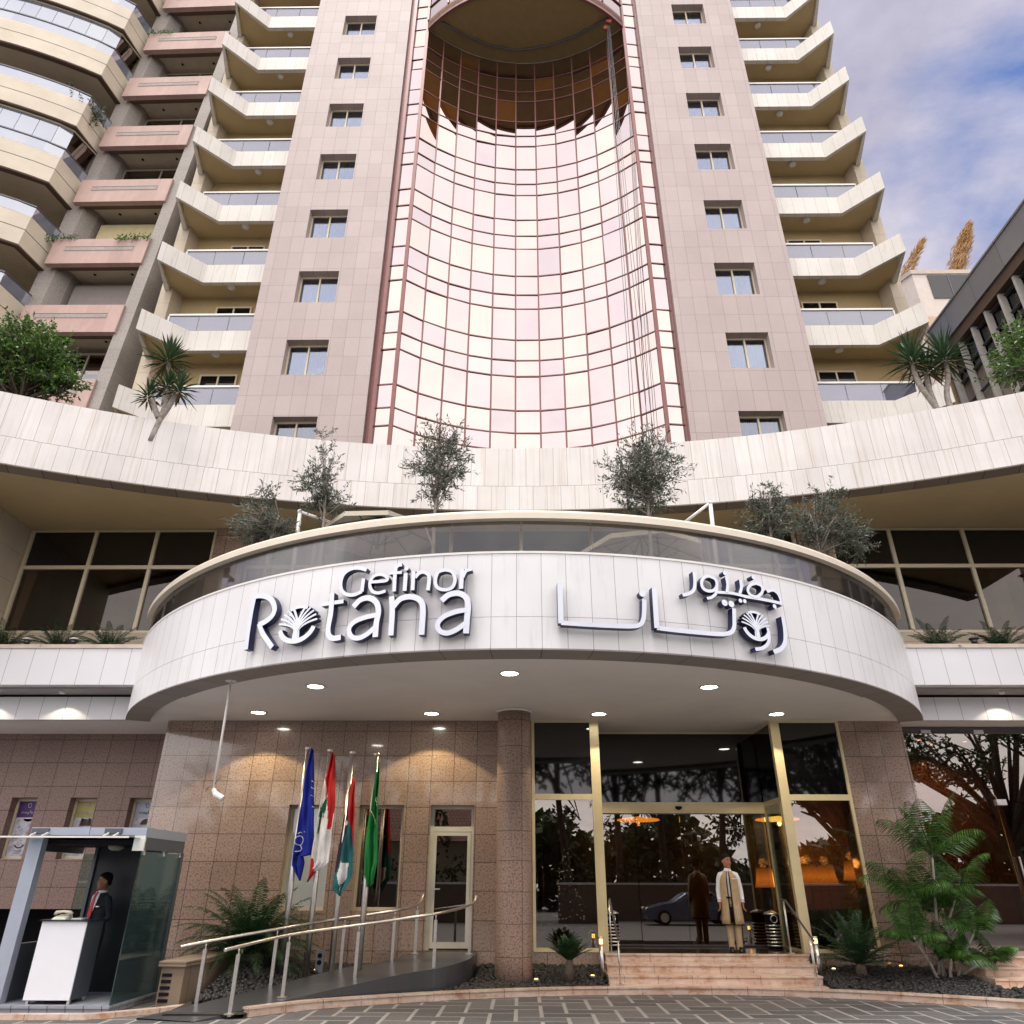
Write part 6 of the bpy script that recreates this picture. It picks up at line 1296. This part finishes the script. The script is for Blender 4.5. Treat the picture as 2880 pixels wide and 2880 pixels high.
t = thing('street_wall', 'long low stucco garden wall across the road, seen mirrored in the doors', 'wall', (0,-7.5,0)); b = MB(); b.box(-26,-7.7,-.05,-1.5,-7.4,1.7); b.box(1.8,-7.7,-.05,26,-7.4,1.7); build(b, 'wall_body', plain('ochre_stucco', (.17,.13,.095,1), .7), t); b = MB(); b.box(-26.05,-7.76,1.702,-1.45,-7.34,1.8); b.box(1.75,-7.76,1.702,26,-7.34,1.8); build(b, 'coping', M['soffit'], t)
t = thing('tiled_house', 'low house with red tiled roof across the road, seen mirrored in the windows', 'building', (-6,-17,0)); b = MB(); b.box(-11,-20,-.05,-1,-14.2,4.2); build(b, 'wall', plain('cream_stucco', (.55,.48,.36,1), .7), t); b = MB(); b.prism([(-11.6,0),(-.4,0),(-.4,.2),(-11.6,.2)],0,.1); b = MB(); b.loft([[(-11.6,-13.6,4.0),(-11.6,-17,6.4),(-11.6,-20.6,4.0)],[(-.4,-13.6,4.0),(-.4,-17,6.4),(-.4,-20.6,4.0)]],0,True,False); build(b, 'roof', tiles('red_roof_tiles', (.30,.09,.05,1), (.22,.06,.035,1), (.04,.015,.01,1), .25, .3, .03, .5, rough=.7), t)
b = MB()
for _ in range(15000):
    x = U(-45,55); h = 4.6+1.4*math.sin(x*.21)+1.5*math.sin(x*.57+1); q = Vector((x, U(-30,-24), h*U(0,1)**.8)); leaf(b, q, rv(), 1.1*U(.6,1.2), .7)
tag(build(b, 'far_wood', M['back_leaf']), kind='stuff')
for nm, x0, x1 in (('left',-25,-1.8),('right',2.,25)):
    t = thing('garden_hedge', 'clipped dark hedge above the garden wall across the road, %s part'%nm, 'hedge', ((x0+x1)/2,-8.6,0)); b = MB()
    for _ in range(2600): q = Vector((U(x0,x1), -8.6+U(-.6,.6), U(.3,2.9+.3*math.sin(x0+U(0,9))))); leaf(b, q, rv(), .30*U(.6,1.2), .17)
    build(b, 'foliage', M['back_leaf'], t)
    b = MB()
    for k in range(12): xx = x0+(x1-x0)*(k+.5)/12; b.tube([(xx,-8.6,-.05),(xx+.2,-8.6,1.2),(xx,-8.5,2.3)], [.06,.05,.02], 5)
    build(b, 'stems', M['bark_dark'], t)
# parked car mirrored in the sliding doors
c = thing('parked_car', 'blue grey saloon car parked across the road, seen mirrored in the doors', 'car', (8.2,-3.6,0)); b = MB(); prof = [(0,.45),(.05,.72),(.9,.92),(1.35,.98),(2.0,1.38),(3.2,1.42),(3.9,1.05),(4.5,.98),(4.6,.5),(4.55,.25),(.05,.25)]
rings = []
for yy, kx in ((-.86,.97),(-.80,1.),(.80,1.),(.86,.97)): rings.append([(5.9+px, -3.6+yy*(1 if pz < 1.0 else .82), pz*kx) for px, pz in prof])
b.loft(rings, 0, True, False); build(b, 'body', plain('blue_grey_paint', (.12,.16,.24,1), .2, .4), c)
for s in (-1,1):
    b = MB(); q = -3.6+s*.815; b.face([(7.4,q,1.0),(8.05,q*1+(-s*.09),1.33),(8.9,q-s*.09,1.35),(8.9,q,1.0)]); b.face([(8.98,q,1.0),(8.98,q-s*.09,1.35),(9.15,q-s*.09,1.34),(9.65,q,1.04)]); build(b, 'side_window', M['black_panel'], c)
    for px in (6.75,9.55):
        b = MB(); b.tube([(px,-3.6+s*.70,.32),(px,-3.6+s*.90,.32)], .32, 20); wh = build(b, 'wheel', M['black'], c); b = MB(); b.tube([(px,-3.6+s*.89,.32),(px,-3.6+s*.91,.32)], .2, 16); build(b, 'rim', M['steel'], wh)
    b = MB(); b.ball((5.97,-3.6+s*.62,.68),(.1,.17,.08)); build(b, 'headlight', M['white_metal'], c)
